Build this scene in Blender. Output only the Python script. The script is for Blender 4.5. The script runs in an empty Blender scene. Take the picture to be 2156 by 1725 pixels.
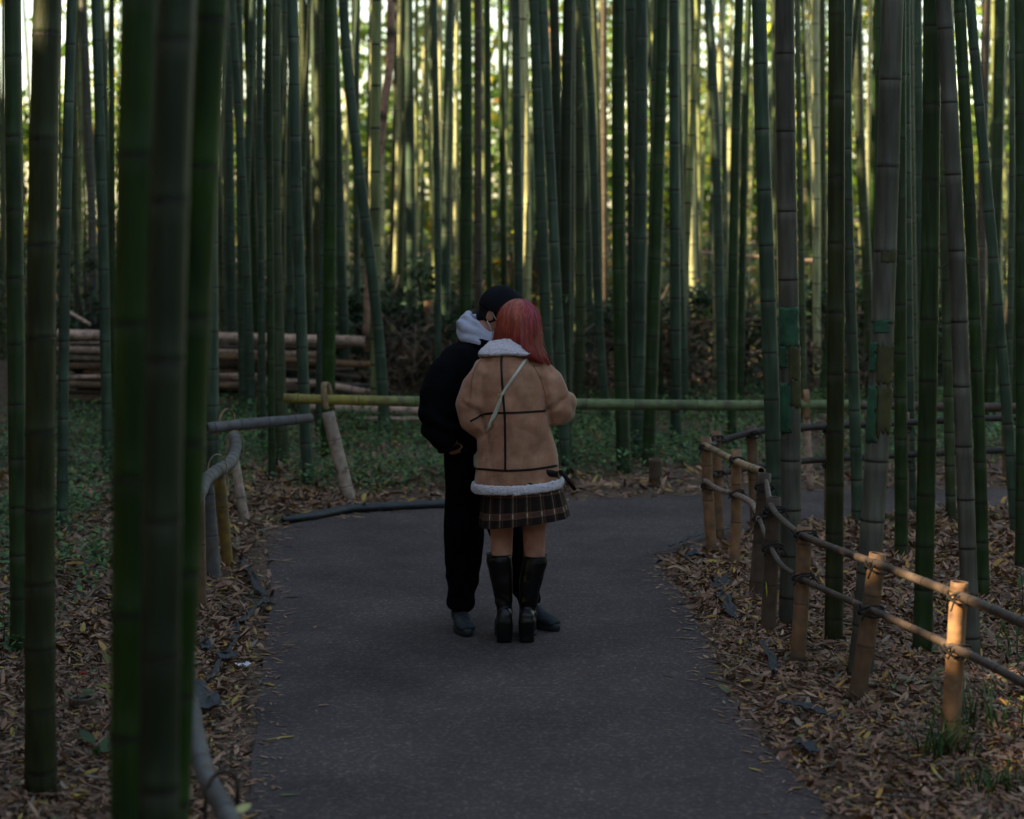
import bpy, bmesh, math, random
import numpy as np
from mathutils import Vector, Matrix, noise
from mathutils.bvhtree import BVHTree
random.seed(7); RS = np.random.RandomState(7)
S = bpy.context.scene; C = S.collection

# ------------------------------------------------------------------ camera, sky, sun, exposure
F = 4200.0; H = 2.07; VH = 440.0; UC = 1078.0       # focal length and horizon measured on the photo (2156 x 1725)
cam_d = bpy.data.cameras.new('camera'); cam = bpy.data.objects.new('camera', cam_d); C.objects.link(cam)
cam.location = (0, 0, H); cam.rotation_euler = (math.radians(90), 0, 0)
cam_d.sensor_width = 36; cam_d.lens = 36*F/2156; cam_d.shift_y = -(862.5-VH)/2156
cam_d.clip_start = 0.1; cam_d.clip_end = 900
cam_d.dof.use_dof = True; cam_d.dof.focus_distance = 9.6; cam_d.dof.aperture_fstop = 2.5
S.camera = cam
SUN = Vector((-0.913, -0.407, 0)).normalized(); EL = math.radians(33)
SUN = Vector((SUN.x*math.cos(EL), SUN.y*math.cos(EL), math.sin(EL)))
W = bpy.data.worlds.new('World'); S.world = W; W.use_nodes = True
nt = W.node_tree; bg = nt.nodes['Background']
sky = nt.nodes.new('ShaderNodeTexSky'); sky.sky_type = 'NISHITA'; sky.sun_disc = False
sky.sun_elevation = EL; sky.sun_rotation = math.atan2(SUN.x, SUN.y)
nt.links.new(sky.outputs[0], bg.inputs[0]); bg.inputs[1].default_value = 0.14
sl = bpy.data.lights.new('sun', 'SUN'); sl.energy = 5.0; sl.angle = math.radians(0.5); sl.color = (1, .86, .66)
so = bpy.data.objects.new('sun', sl); C.objects.link(so)
so.rotation_euler = SUN.to_track_quat('Z', 'Y').to_euler()
S.view_settings.view_transform = 'Standard'; S.view_settings.look = 'None'; S.view_settings.gamma = 1
S.view_settings.exposure = 1.8
S.view_settings.use_white_balance = True; S.view_settings.white_balance_temperature = 8700; S.view_settings.white_balance_tint = 6
S.cycles.max_bounces = 6; S.cycles.diffuse_bounces = 4; S.cycles.use_denoising = True

def at(u, v, Y): return Vector(((u-UC)*Y/F, Y, H-(v-VH)*Y/F))
def gy(v): return F*H/(v-VH)
def gp(u, v):
    Y = gy(v); return ((u-UC)*Y/F, Y)

# ------------------------------------------------------------------ materials
def mat(name, col=(.5,.5,.5), rough=.7, attr=False, var=.25, nscale=8, stretch=(1,1,1), bump=0, bscale=40, col2=None,
        c2scale=3, c2lo=.45, c2hi=.65, sheen=0, spec=.5, transl=0, metal=0):
    m = bpy.data.materials.new(name); m.use_nodes = True; n = m.node_tree; N = n.nodes; L = n.links
    p = N['Principled BSDF']; p.inputs['Roughness'].default_value = rough
    p.inputs['Specular IOR Level'].default_value = spec; p.inputs['Metallic'].default_value = metal
    if sheen: p.inputs['Sheen Weight'].default_value = sheen
    tc = N.new('ShaderNodeTexCoord'); mp = N.new('ShaderNodeMapping'); mp.inputs['Scale'].default_value = stretch
    L.new(tc.outputs['Object'], mp.inputs[0])
    oi = N.new('ShaderNodeObjectInfo'); mw = N.new('ShaderNodeMath'); mw.operation = 'MULTIPLY'; mw.inputs[1].default_value = 37
    L.new(oi.outputs['Random'], mw.inputs[0])
    def ntex(scale, detail=4):
        t = N.new('ShaderNodeTexNoise'); t.noise_dimensions = '4D'; t.inputs['Scale'].default_value = scale; t.inputs['Detail'].default_value = detail
        L.new(mp.outputs[0], t.inputs['Vector']); L.new(mw.outputs[0], t.inputs['W']); return t
    if attr:
        a = N.new('ShaderNodeAttribute'); a.attribute_name = 'Col'; base = a.outputs['Color']
    else:
        a = N.new('ShaderNodeRGB'); a.outputs[0].default_value = (*col, 1); base = a.outputs[0]
    if col2:
        t = ntex(c2scale, 5); r = N.new('ShaderNodeMapRange'); r.inputs[1].default_value = c2lo; r.inputs[2].default_value = c2hi
        L.new(t.outputs[0], r.inputs[0]); mx = N.new('ShaderNodeMixRGB'); mx.inputs[2].default_value = (*col2, 1)
        L.new(r.outputs[0], mx.inputs[0]); L.new(base, mx.inputs[1]); base = mx.outputs[0]
    t = ntex(nscale, 6); r = N.new('ShaderNodeMapRange'); r.inputs[1].default_value = .3; r.inputs[2].default_value = .7
    r.inputs[3].default_value = 1-var; r.inputs[4].default_value = 1+var; L.new(t.outputs[0], r.inputs[0])
    mx = N.new('ShaderNodeVectorMath'); mx.operation = 'SCALE'; L.new(base, mx.inputs[0]); L.new(r.outputs[0], mx.inputs['Scale'])
    L.new(mx.outputs[0], p.inputs['Base Color'])
    if bump:
        t = ntex(bscale, 5); b = N.new('ShaderNodeBump'); b.inputs['Strength'].default_value = bump; b.inputs['Distance'].default_value = .01
        L.new(t.outputs[0], b.inputs['Height']); L.new(b.outputs[0], p.inputs['Normal'])
    if transl:
        tr = N.new('ShaderNodeBsdfTranslucent'); L.new(mx.outputs[0], tr.inputs[0]); ms = N.new('ShaderNodeMixShader'); ms.inputs[0].default_value = transl
        L.new(p.outputs[0], ms.inputs[1]); L.new(tr.outputs[0], ms.inputs[2]); L.new(ms.outputs[0], N['Material Output'].inputs[0])
    return m
M = {}
M['culm'] = mat('bamboo_culm', attr=True, rough=.5, var=.42, nscale=7, stretch=(5,5,.6), bump=.3, bscale=45, col2=(.034,.042,.033), c2scale=1.1, c2lo=.55, c2hi=.9, spec=.3)
M['leaf'] = mat('leaf_litter', attr=True, rough=.6, var=.15, nscale=30, spec=.35)
M['green'] = mat('green_leaves', attr=True, rough=.45, var=.15, nscale=20, transl=.35, spec=.4)
M['canopy'] = mat('canopy_leaves', col=(.05,.09,.02), rough=.5, transl=.2)
M['soil'] = mat('forest_soil', col=(.085,.05,.032), rough=.95, var=.5, nscale=14, bump=1, bscale=60, col2=(.13,.08,.055), c2scale=25)
M['asphalt'] = mat('asphalt', col=(.078,.059,.060), rough=.9, var=.14, nscale=2, bump=1, bscale=170, col2=(.21,.165,.14), c2scale=60, c2lo=.50, c2hi=.80, spec=.2)
M['dry'] = mat('dry_bamboo', attr=True, rough=.55, var=.3, nscale=7, stretch=(3,3,3), bump=.2, bscale=60, col2=(.10,.075,.06), c2scale=6, c2lo=.5, c2hi=.75, spec=.3)
M['rope'] = mat('black_rope', col=(.012,.011,.011), rough=.8, bump=.5, bscale=300)
M['plastic'] = mat('black_sheet', col=(.022,.026,.032), rough=.5, var=.3, bump=.5, bscale=50)
M['coat'] = mat('brown_suede', col=(.35,.163,.102), rough=.95, var=.22, nscale=9, bump=.35, bscale=160, sheen=.25, spec=.15, col2=(.46,.245,.16), c2scale=14)
M['seam'] = mat('coat_seam', col=(.17,.075,.045), rough=1)
M['fleece'] = mat('white_fleece', col=(.68,.63,.72), rough=1, var=.12, nscale=120, bump=1, bscale=150, sheen=.4, spec=.1)
M['leather'] = mat('black_leather', col=(.0028,.0028,.0035), rough=.36, var=.3, bump=.2, bscale=60, spec=.35)
M['trim'] = mat('dark_leather_trim', col=(.007,.005,.007), rough=.5, spec=.25)
M['strap'] = mat('cream_leather', col=(.50,.50,.42), rough=.5, var=.1)
M['brass'] = mat('pale_brass', col=(.4,.36,.22), rough=.35, metal=.8)
M['skin'] = mat('skin', col=(.48,.22,.15), rough=.55, var=.1, nscale=14, col2=(.36,.13,.09), c2scale=9, spec=.35)
M['hair'] = mat('dyed_hair', attr=True, rough=.30, var=.3, nscale=30, stretch=(4,4,.5), spec=.4)
M['blackhair'] = mat('black_hair', col=(.006,.005,.006), rough=.75, var=.3, bump=.8, bscale=120, spec=.2)
M['jacket'] = mat('black_fleece_jacket', col=(.0035,.004,.0055), rough=1, var=.4, bump=.8, bscale=120, spec=.06)
M['trousers'] = mat('black_trousers', col=(.002,.0022,.004), rough=1, var=.4, bump=.5, bscale=90, spec=.05)
M['hood'] = mat('grey_hoodie', col=(.42,.44,.56), rough=.95, var=.12, bump=.4, bscale=150, nscale=15, spec=.15)
M['cap'] = mat('charcoal_cap', col=(.010,.011,.015), rough=1, var=.25, bump=.5, bscale=150, spec=.08)
M['shoe'] = mat('slate_trainer', col=(.006,.010,.016), rough=.7, var=.35, nscale=20, bump=.4, bscale=80)
M['sole'] = mat('dark_rubber', col=(.012,.015,.018), rough=.7)
M['skirt'] = mat('plaid_wool', attr=True, rough=.95, var=.15, nscale=60, bump=.4, bscale=200, spec=.15)
M['mask'] = mat('white_mask', col=(.55,.58,.55), rough=.8)
M['white'] = mat('white_paper', col=(.7,.72,.8), rough=.6)
M['red'] = mat('red_plastic', col=(.5,.01,.02), rough=.4)
M['eye'] = mat('eye_white', col=(.7,.68,.65), rough=.2)
M['teal'] = mat('teal_tape', col=(.012,.080,.042), rough=.7, var=.5, nscale=20)
M['olive'] = mat('olive_tape', col=(.045,.043,.012), rough=.6, var=.5, nscale=20)
M['bark'] = mat('tree_bark', col=(.05,.04,.03), rough=.9, bump=.8, bscale=20)
M['moss'] = mat('moss', col=(.06,.075,.012), rough=1, bump=1, bscale=150)
M['banner'] = mat('pale_blue_cloth', col=(.35,.5,.75), rough=.7)

# ------------------------------------------------------------------ mesh helpers
def mesh_obj(name, verts, faces, m, parent=None, col=None, smooth=True):
    me = bpy.data.meshes.new(name)
    verts = np.asarray(verts, dtype=np.float32)
    if isinstance(faces, np.ndarray):
        k = faces.shape[1]; nf = len(faces)
        me.vertices.add(len(verts)); me.vertices.foreach_set('co', verts.ravel())
        me.loops.add(nf*k); me.loops.foreach_set('vertex_index', faces.astype(np.int32).ravel())
        me.polygons.add(nf); me.polygons.foreach_set('loop_start', np.arange(0, nf*k, k, dtype=np.int32))
        me.polygons.foreach_set('loop_total', np.full(nf, k, dtype=np.int32))
        me.update(calc_edges=True)
    else:
        me.from_pydata([tuple(map(float, v)) for v in verts], [], [tuple(f) for f in faces])
    if smooth: me.polygons.foreach_set('use_smooth', np.ones(len(me.polygons), dtype=bool))
    if col is not None:
        c = np.asarray(col, dtype=np.float32)
        if c.ndim == 1: c = np.tile(c, (len(verts), 1))
        c = np.concatenate([c[:, :3], np.ones((len(c), 1), dtype=np.float32)], 1)
        at_ = me.color_attributes.new('Col', 'FLOAT_COLOR', 'POINT'); at_.data.foreach_set('color', c.ravel())
    me.materials.append(m)
    o = bpy.data.objects.new(name, me); C.objects.link(o)
    if parent: o.parent = parent
    return o
def tag(o, label=None, cat=None, group=None, kind=None):
    if label: o['label'] = label
    if cat: o['category'] = cat
    if group: o['group'] = group
    if kind: o['kind'] = kind
    return o
def empty(name, loc, label, cat, group=None):
    o = bpy.data.objects.new(name, None); C.objects.link(o); o.location = loc; o.empty_display_size = .1
    return tag(o, label, cat, group)

class MB:                                   # mesh builder: gathers tubes, lofts and boxes into one mesh with vertex colours
    def __init__(s): s.v = []; s.f = []; s.c = []
    def add(s, vs, fs, col=(1,1,1)):
        b = len(s.v); s.v += [tuple(x) for x in vs]; s.f += [tuple(i+b for i in f) for f in fs]
        s.c += [col]*len(vs) if not (isinstance(col, (list, np.ndarray)) and len(col) == len(vs) and hasattr(col[0], '__len__')) else [tuple(x) for x in col]
    def rings(s, rings, col=(1,1,1), cap=True, colr=None):
        n = len(rings[0]); vs = [p for r in rings for p in r]; fs = []
        for i in range(len(rings)-1):
            for j in range(n):
                k = (j+1) % n; fs.append((i*n+j, i*n+k, (i+1)*n+k, (i+1)*n+j))
        if cap:
            fs.append(tuple(range(n))[::-1]); fs.append(tuple((len(rings)-1)*n+j for j in range(n)))
        cols = [colr[i] for i in range(len(rings)) for _ in range(n)] if colr is not None else col
        s.add(vs, fs, cols)
    def tube(s, pts, rad, n=10, flat=1.0, up=None, col=(1,1,1), cap=True, colr=None):
        s.rings(tube_rings(pts, rad, n, flat, up), col, cap, colr)
    def ball(s, c, r, rot=None, n=16, m=10, col=(1,1,1)):
        rs = []; r = r if hasattr(r, '__len__') else (r, r, r)
        for i in range(m+1):
            a = math.pi*(i/m); a = min(max(a, .05), math.pi-.05); ring = []
            for j in range(n):
                b = 2*math.pi*j/n; p = Vector((r[0]*math.sin(a)*math.cos(b), r[1]*math.sin(a)*math.sin(b), -r[2]*math.cos(a)))
                if rot: p = rot @ p
                ring.append(Vector(c)+p)
            rs.append(ring)
        s.rings(rs, col)
    def build(s, name, m, parent=None, smooth=True, colattr=True):
        return mesh_obj(name, s.v, s.f, m, parent, np.array(s.c) if colattr else None, smooth)
def tube_rings(pts, rad, n=10, flat=1.0, up=None):
    pts = [Vector(p) for p in pts]; rad = rad if hasattr(rad, '__len__') else [rad]*len(pts)
    out = []; prev = None
    for i, p in enumerate(pts):
        t = (pts[min(i+1, len(pts)-1)]-pts[max(i-1, 0)]).normalized()
        if prev is None:
            u = Vector(up) if up else (Vector((0,0,1)) if abs(t.z) < .9 else Vector((0,-1,0)))
        else: u = prev
        a = (u - t*u.dot(t)).normalized(); b = t.cross(a); prev = a
        r = rad[i]; ra, rb = (r if hasattr(r, '__len__') else (r*flat, r))
        out.append([p + a*(ra*math.cos(2*math.pi*j/n)) + b*(rb*math.sin(2*math.pi*j/n)) for j in range(n)])
    return out
def smooth_pts(P, k=6):                     # Catmull-Rom through control points (any dimension)
    P = np.array(P, float); Q = np.vstack([2*P[0]-P[1], P, 2*P[-1]-P[-2]]); out = []
    for i in range(1, len(Q)-2):
        for t in np.linspace(0, 1, k, endpoint=False):
            a, b, c, d = Q[i-1], Q[i], Q[i+1], Q[i+2]
            out.append(.5*((2*b)+(-a+c)*t+(2*a-5*b+4*c-d)*t*t+(-a+3*b-3*c+d)*t**3))
    out.append(P[-1]); return np.array(out)

def voxel(mb, size, smooth_it=4, disp=None):
    """one continuous surface from overlapping lofts"""
    o = mb.build('tmp', M['skin'], colattr=False); md = o.modifiers.new('r', 'REMESH'); md.mode = 'VOXEL'; md.voxel_size = size
    dg = bpy.context.evaluated_depsgraph_get(); dg.update(); me = bpy.data.meshes.new_from_object(o.evaluated_get(dg))
    n = len(me.vertices); V = np.empty(n*3, np.float32); me.vertices.foreach_get('co', V); V = V.reshape(-1, 3).astype(float)
    E = np.empty(len(me.edges)*2, np.int32); me.edges.foreach_get('vertices', E); E = E.reshape(-1, 2)
    deg = np.bincount(E.ravel(), minlength=n)[:, None].astype(float)
    for _ in range(smooth_it):
        A = np.zeros_like(V)
        for k in range(3):
            A[:, k] = np.bincount(E[:, 0], V[E[:, 1], k], n)+np.bincount(E[:, 1], V[E[:, 0], k], n)
        V = .5*V+.5*A/np.maximum(deg, 1)
    if disp:
        me.vertices.foreach_set('co', V.astype(np.float32).ravel()); me.update()
        Nn = np.empty(n*3, np.float32); me.vertices.foreach_get('normal', Nn); Nn = Nn.reshape(-1, 3)
        d = np.array([disp(Vector(v)) for v in V]); V = V + Nn*d[:, None]
    F_ = [tuple(p.vertices) for p in me.polygons]
    bpy.data.objects.remove(o); bpy.data.meshes.remove(me)
    return V, F_

# ------------------------------------------------------------------ the ground and the path
left = [(525,1725),(538,1560),(548,1450),(558,1350),(572,1230),(565,1160),(600,1112),(700,1088),(850,1076),(940,1069),(1200,1054),(1480,1044),(1650,1033),(1900,1031),(2156,1031)]
right = [(2156,1072),(1900,1088),(1740,1100),(1600,1112),(1490,1150),(1385,1182),(1395,1205),(1432,1250),(1475,1330),(1510,1420),(1575,1530),(1680,1650),(1745,1725)]
PATH = [(-.35,0.5),(-.6,4.2)] + [gp(*p) for p in left] + [(9,14.7),(9,13.7)] + [gp(*p) for p in right] + [(.95,4.2),(1.0,.5)]
PATH = np.array(PATH); PATH = np.vstack([smooth_pts(PATH, 4)])
def inside(x, y, P=PATH):
    x = np.asarray(x, float); y = np.asarray(y, float); r = np.zeros(x.shape, bool); n = len(P)
    for i in range(n):
        x1, y1 = P[i]; x2, y2 = P[(i+1) % n]
        if y1 == y2: continue
        c = ((y1 > y) != (y2 > y)) & (x < (x2-x1)*(y-y1)/(y2-y1)+x1); r ^= c
    return r
def dist(x, y, P=PATH):
    x = np.asarray(x, float); y = np.asarray(y, float); d = np.full(x.shape, 1e9); n = len(P)
    for i in range(n):
        a = P[i]; b = P[(i+1) % n]; e = b-a; L2 = (e**2).sum()+1e-12
        t = np.clip(((x-a[0])*e[0]+(y-a[1])*e[1])/L2, 0, 1)
        d = np.minimum(d, np.hypot(x-a[0]-t*e[0], y-a[1]-t*e[1]))
    return d
def vnoise(x, y, s, seed=0):                # cheap smooth value noise
    rs = np.random.RandomState(seed); G = rs.rand(64, 64); X = x*s; Y = y*s; xi = np.floor(X).astype(int); yi = np.floor(Y).astype(int)
    fx = X-xi; fy = Y-yi; fx = fx*fx*(3-2*fx); fy = fy*fy*(3-2*fy); g = lambda a, b: G[a % 64, b % 64]
    return (g(xi,yi)*(1-fx)+g(xi+1,yi)*fx)*(1-fy)+(g(xi,yi+1)*(1-fx)+g(xi+1,yi+1)*fx)*fy
def ground_z(x, y):
    x = np.asarray(x, float); y = np.asarray(y, float)
    d = dist(x, y); ins = inside(x, y); sd = np.where(ins, -d, d)
    k = np.clip((sd-.02)/.5, 0, 1)
    h = (vnoise(x, y, 1.3, 1)-.4)*.07+(vnoise(x, y, 5, 2)-.5)*.03
    k2 = np.clip((sd-.0)/.06, 0, 1)
    far = np.clip((y-17)/8, 0, 1)
    return -.012+k*(h+.012)+k2*.014 + far*(vnoise(x, y, .35, 3)-.4)*.25
a = np.linspace(-1, 1, 420)
gx = np.sinh(a*5.2)/math.sinh(5.2)*420; gyy = 11+np.sinh(np.linspace(-1, 1, 520)*5.0)/math.sinh(5.0)*440
X, Yg = np.meshgrid(gx, gyy); Z = ground_z(X, Yg)
nx, ny = len(gx), len(gyy); idx = np.arange(nx*ny).reshape(ny, nx)
q = np.stack([idx[:-1,:-1], idx[:-1,1:], idx[1:,1:], idx[1:,:-1]], -1).reshape(-1, 4)
tag(mesh_obj('ground', np.stack([X, Yg, Z], -1).reshape(-1, 3), q, M['soil']), kind='structure')
# path sheet, its edge slightly ragged
bm = bmesh.new(); vs = []
for i, (x, y) in enumerate(PATH):
    vs.append(bm.verts.new((x+random.uniform(-.008,.008), y, .004)))
bm.faces.new(vs); bmesh.ops.triangulate(bm, faces=bm.faces[:]); me = bpy.data.meshes.new('path'); bm.to_mesh(me); bm.free()
me.materials.append(M['asphalt']); 
n_ = M['asphalt'].node_tree; pb_ = n_.nodes['Principled BSDF']; src = pb_.inputs['Base Color'].links[0].from_socket
big = n_.nodes.new('ShaderNodeTexNoise'); big.inputs['Scale'].default_value = .9; big.inputs['Detail'].default_value = 7; big.inputs['Roughness'].default_value = .65
tc_ = [q for q in n_.nodes if q.type == 'TEX_COORD'][0]; n_.links.new(tc_.outputs['Object'], big.inputs['Vector'])
mr_ = n_.nodes.new('ShaderNodeMapRange'); mr_.inputs[1].default_value = .38; mr_.inputs[2].default_value = .62; mr_.inputs[3].default_value = .78; mr_.inputs[4].default_value = 1.2; n_.links.new(big.outputs[0], mr_.inputs[0])
sc_ = n_.nodes.new('ShaderNodeVectorMath'); sc_.operation = 'SCALE'; n_.links.new(src, sc_.inputs[0]); n_.links.new(mr_.outputs[0], sc_.inputs['Scale']); n_.links.new(sc_.outputs[0], pb_.inputs['Base Color'])
po = bpy.data.objects.new('path', me); C.objects.link(po); tag(po, kind='structure')

# ------------------------------------------------------------------ loose leaves as big leaf meshes
def leaves(P, L, Wd, yaw, pitch, roll, cols, curl=.15, simple=False):
    """P n x 3 base points. returns verts, faces, colours of folded leaf blades"""
    n = len(P)
    if simple:
        loc = np.array([[0,0,0],[.45,.5,0],[1,0,0],[.45,-.5,0]]); fc = np.array([[0,3,2,1]])
    else:
        loc = np.array([[0,0,0],[.3,.42,.3],[.7,.36,.3],[1,0,0],[.7,-.36,.3],[.3,-.42,.3]]); fc = np.array([[0,5,2,1],[5,4,3,2]])
    v = np.repeat(loc[None], n, 0).astype(float)
    v[:, :, 2] = v[:, :, 2]*np.asarray(curl if np.ndim(curl) else np.full(n, curl))[:, None]*np.asarray(L)[:, None]
    v[:, :, 0] *= np.asarray(L)[:, None]; v[:, :, 1] *= np.asarray(Wd)[:, None]
    cr, sr = np.cos(roll)[:, None], np.sin(roll)[:, None]; y, z = v[:, :, 1]*cr-v[:, :, 2]*sr, v[:, :, 1]*sr+v[:, :, 2]*cr
    cp, sp = np.cos(pitch)[:, None], np.sin(pitch)[:, None]; x, z = v[:, :, 0]*cp-z*sp, v[:, :, 0]*sp+z*cp
    cy, sy = np.cos(yaw)[:, None], np.sin(yaw)[:, None]; x, y = x*cy-y*sy, x*sy+y*cy
    out = np.stack([x, y, z], -1)+P[:, None, :]
    k = len(loc); f = (fc[None]+(np.arange(n)*k)[:, None, None]).reshape(-1, 4)
    return out.reshape(-1, 3), f, np.repeat(cols, k, 0)
def pick(pal, n, var=.25):
    pal = np.array(pal); w = pal[:, 3]/pal[:, 3].sum(); c = pal[RS.choice(len(pal), n, p=w), :3]
    return c*(1+RS.uniform(-var, var, (n, 1)))
LIT = [(.30,.150,.095,4),(.19,.095,.058,3.5),(.36,.21,.14,1.8),(.36,.19,.045,1.2),(.09,.045,.028,3),(.20,.15,.11,1.5),(.40,.27,.07,.6),(.10,.11,.05,.5)]
def litter(n, x0, x1, y0, y1, lo=.03, hi=.072, dens=None):
    x = RS.uniform(x0, x1, n); y = RS.uniform(y0, y1, n); d = dist(x, y); ins = inside(x, y); sd = np.where(ins, -d, d)
    keep = (sd > 0) | (RS.rand(n) < np.where(sd > -.10, .08, .0014))
    keep &= (RS.rand(n) < np.clip(.25+sd/.25, .25, 1)) | ins
    if dens is not None: keep &= RS.rand(n) < dens(x, y)
    x, y, sd = x[keep], y[keep], sd[keep]; m = len(x); L = RS.uniform(lo, hi, m)*RS.choice([.6,.85,1,1.25], m)
    lift = np.where(sd > .05, RS.uniform(0, .035, m), .003)
    z = np.maximum(ground_z(x, y), np.where(sd < 0, .005, -1))+lift
    flat = sd < 0
    return leaves(np.stack([x,y,z],1), L, L*RS.uniform(.13,.38,m), RS.uniform(0,6.283,m), np.where(flat, 0, RS.normal(0,.33,m)), np.where(flat, 0, RS.normal(0,.45,m)), pick(LIT, m), RS.uniform(-.25,.35,m)*np.where(flat,.3,1))
parts = [litter(115000, .6, 4.2, 5.5, 11.5), litter(50000, .9, 5.2, 10, 13.8, .04, .09), litter(60000, -3.2, -.5, 4.6, 10),
         litter(52000, -5.5, -.9, 9, 16, .04, .1), litter(42000, -6, 8, 13.5, 20, .05, .12, lambda x, y: np.where(y < 15.4, 1, .4))]
def join_parts(parts):
    V, Fc, Cc = [], [], []; b = 0
    for v, f, c in parts: V.append(v); Fc.append(f+b); Cc.append(c); b += len(v)
    return np.concatenate(V), np.concatenate(Fc), np.concatenate(Cc)
parts += [litter(70000, .5, 4.4, 5.3, 12.5, .012, .03), litter(60000, -4, -.5, 4.6, 13, .012, .03)]     # crumbled bits
v, f, c = join_parts(parts)
tag(mesh_obj('leaf_litter', v, f, M['leaf'], col=c, smooth=False), 'fallen brown and yellow leaves covering both banks of the path', 'leaf litter', kind='stuff')

# ------------------------------------------------------------------ bamboo culms
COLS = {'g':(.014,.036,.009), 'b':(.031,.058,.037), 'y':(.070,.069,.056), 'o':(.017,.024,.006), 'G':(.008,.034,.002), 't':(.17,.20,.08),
        'd':(.011,.020,.008), 'w':(.34,.35,.19), 'n':(.070,.056,.042), 'm':(.040,.056,.024)}  # t and w hold sunlight in the colour, for stems that look lit
def culm_mesh(pts, dia, ns=14, tone='g', hi_detail=True, seed=0):
    """pts: callable z -> (x, y) offset. returns rings and colours with swollen, dark-lined nodes"""
    rnd = random.Random(seed); z = -.05; top = 11.5; nodes = []; zz = rnd.uniform(.05,.18)
    fac = .62+.42*min(dia, .13)/.12
    while zz < top:
        nodes.append(zz); zz += min(.20+.085*zz, .40)*fac*rnd.uniform(.92,1.08)
    base = np.array(COLS[tone]); rings = []; cols = []
    def R(z): return dia/2*(1-.018*z-.0035*z*z)*(1+.08*max(0,.25-z)/.25)
    def ring(z, r, c):
        x, y = pts(z); e = .05; x2, y2 = pts(z+e); x1, y1 = pts(z-e)
        tx, ty = (x2-x1)/(2*e), (y2-y1)/(2*e)
        rings.append([Vector((x+r*math.cos(2*math.pi*j/ns), y+r*math.sin(2*math.pi*j/ns), z - r*(tx*math.cos(2*math.pi*j/ns)+ty*math.sin(2*math.pi*j/ns)))) for j in range(ns)]); cols.append(tuple(c))
    ring(-.05, R(0), base*.8)
    for k, zn in enumerate(nodes):
        v = rnd.uniform(.8, 1.25); c = base*v; c2 = c*1.12+np.array([.010,.011,.010])*rnd.uniform(.2,1.3); r = R(zn)
        dark = np.array([.012,.010,.008]); pale = np.array([.085,.082,.070])*rnd.uniform(.3,1.0)*min(1, .25+base.mean()*14)+c*.9
        if hi_detail:
            ring(zn-.05, r, c); ring(zn-.022, r*1.0, pale*.7+c*.3); ring(zn-.009, r*1.035, pale); ring(zn-.004, r*1.055, dark); ring(zn+.001, r*.995, dark); ring(zn+.006, r*1.03, c*1.1)
            ring(zn+.02, r*1.0, c2); ring(zn+.09, r*.985, c)
        else:
            ring(zn-.03, r, c); ring(zn-.009, r*1.04, pale); ring(zn-.005, r*1.05, dark); ring(zn+.006, r*1.0, dark); ring(zn+.014, r, c2)
    ring(top, R(top), base)
    return rings, cols
BAM = []                                   # (x, y, r) of every culm, so later plants keep clear
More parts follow.
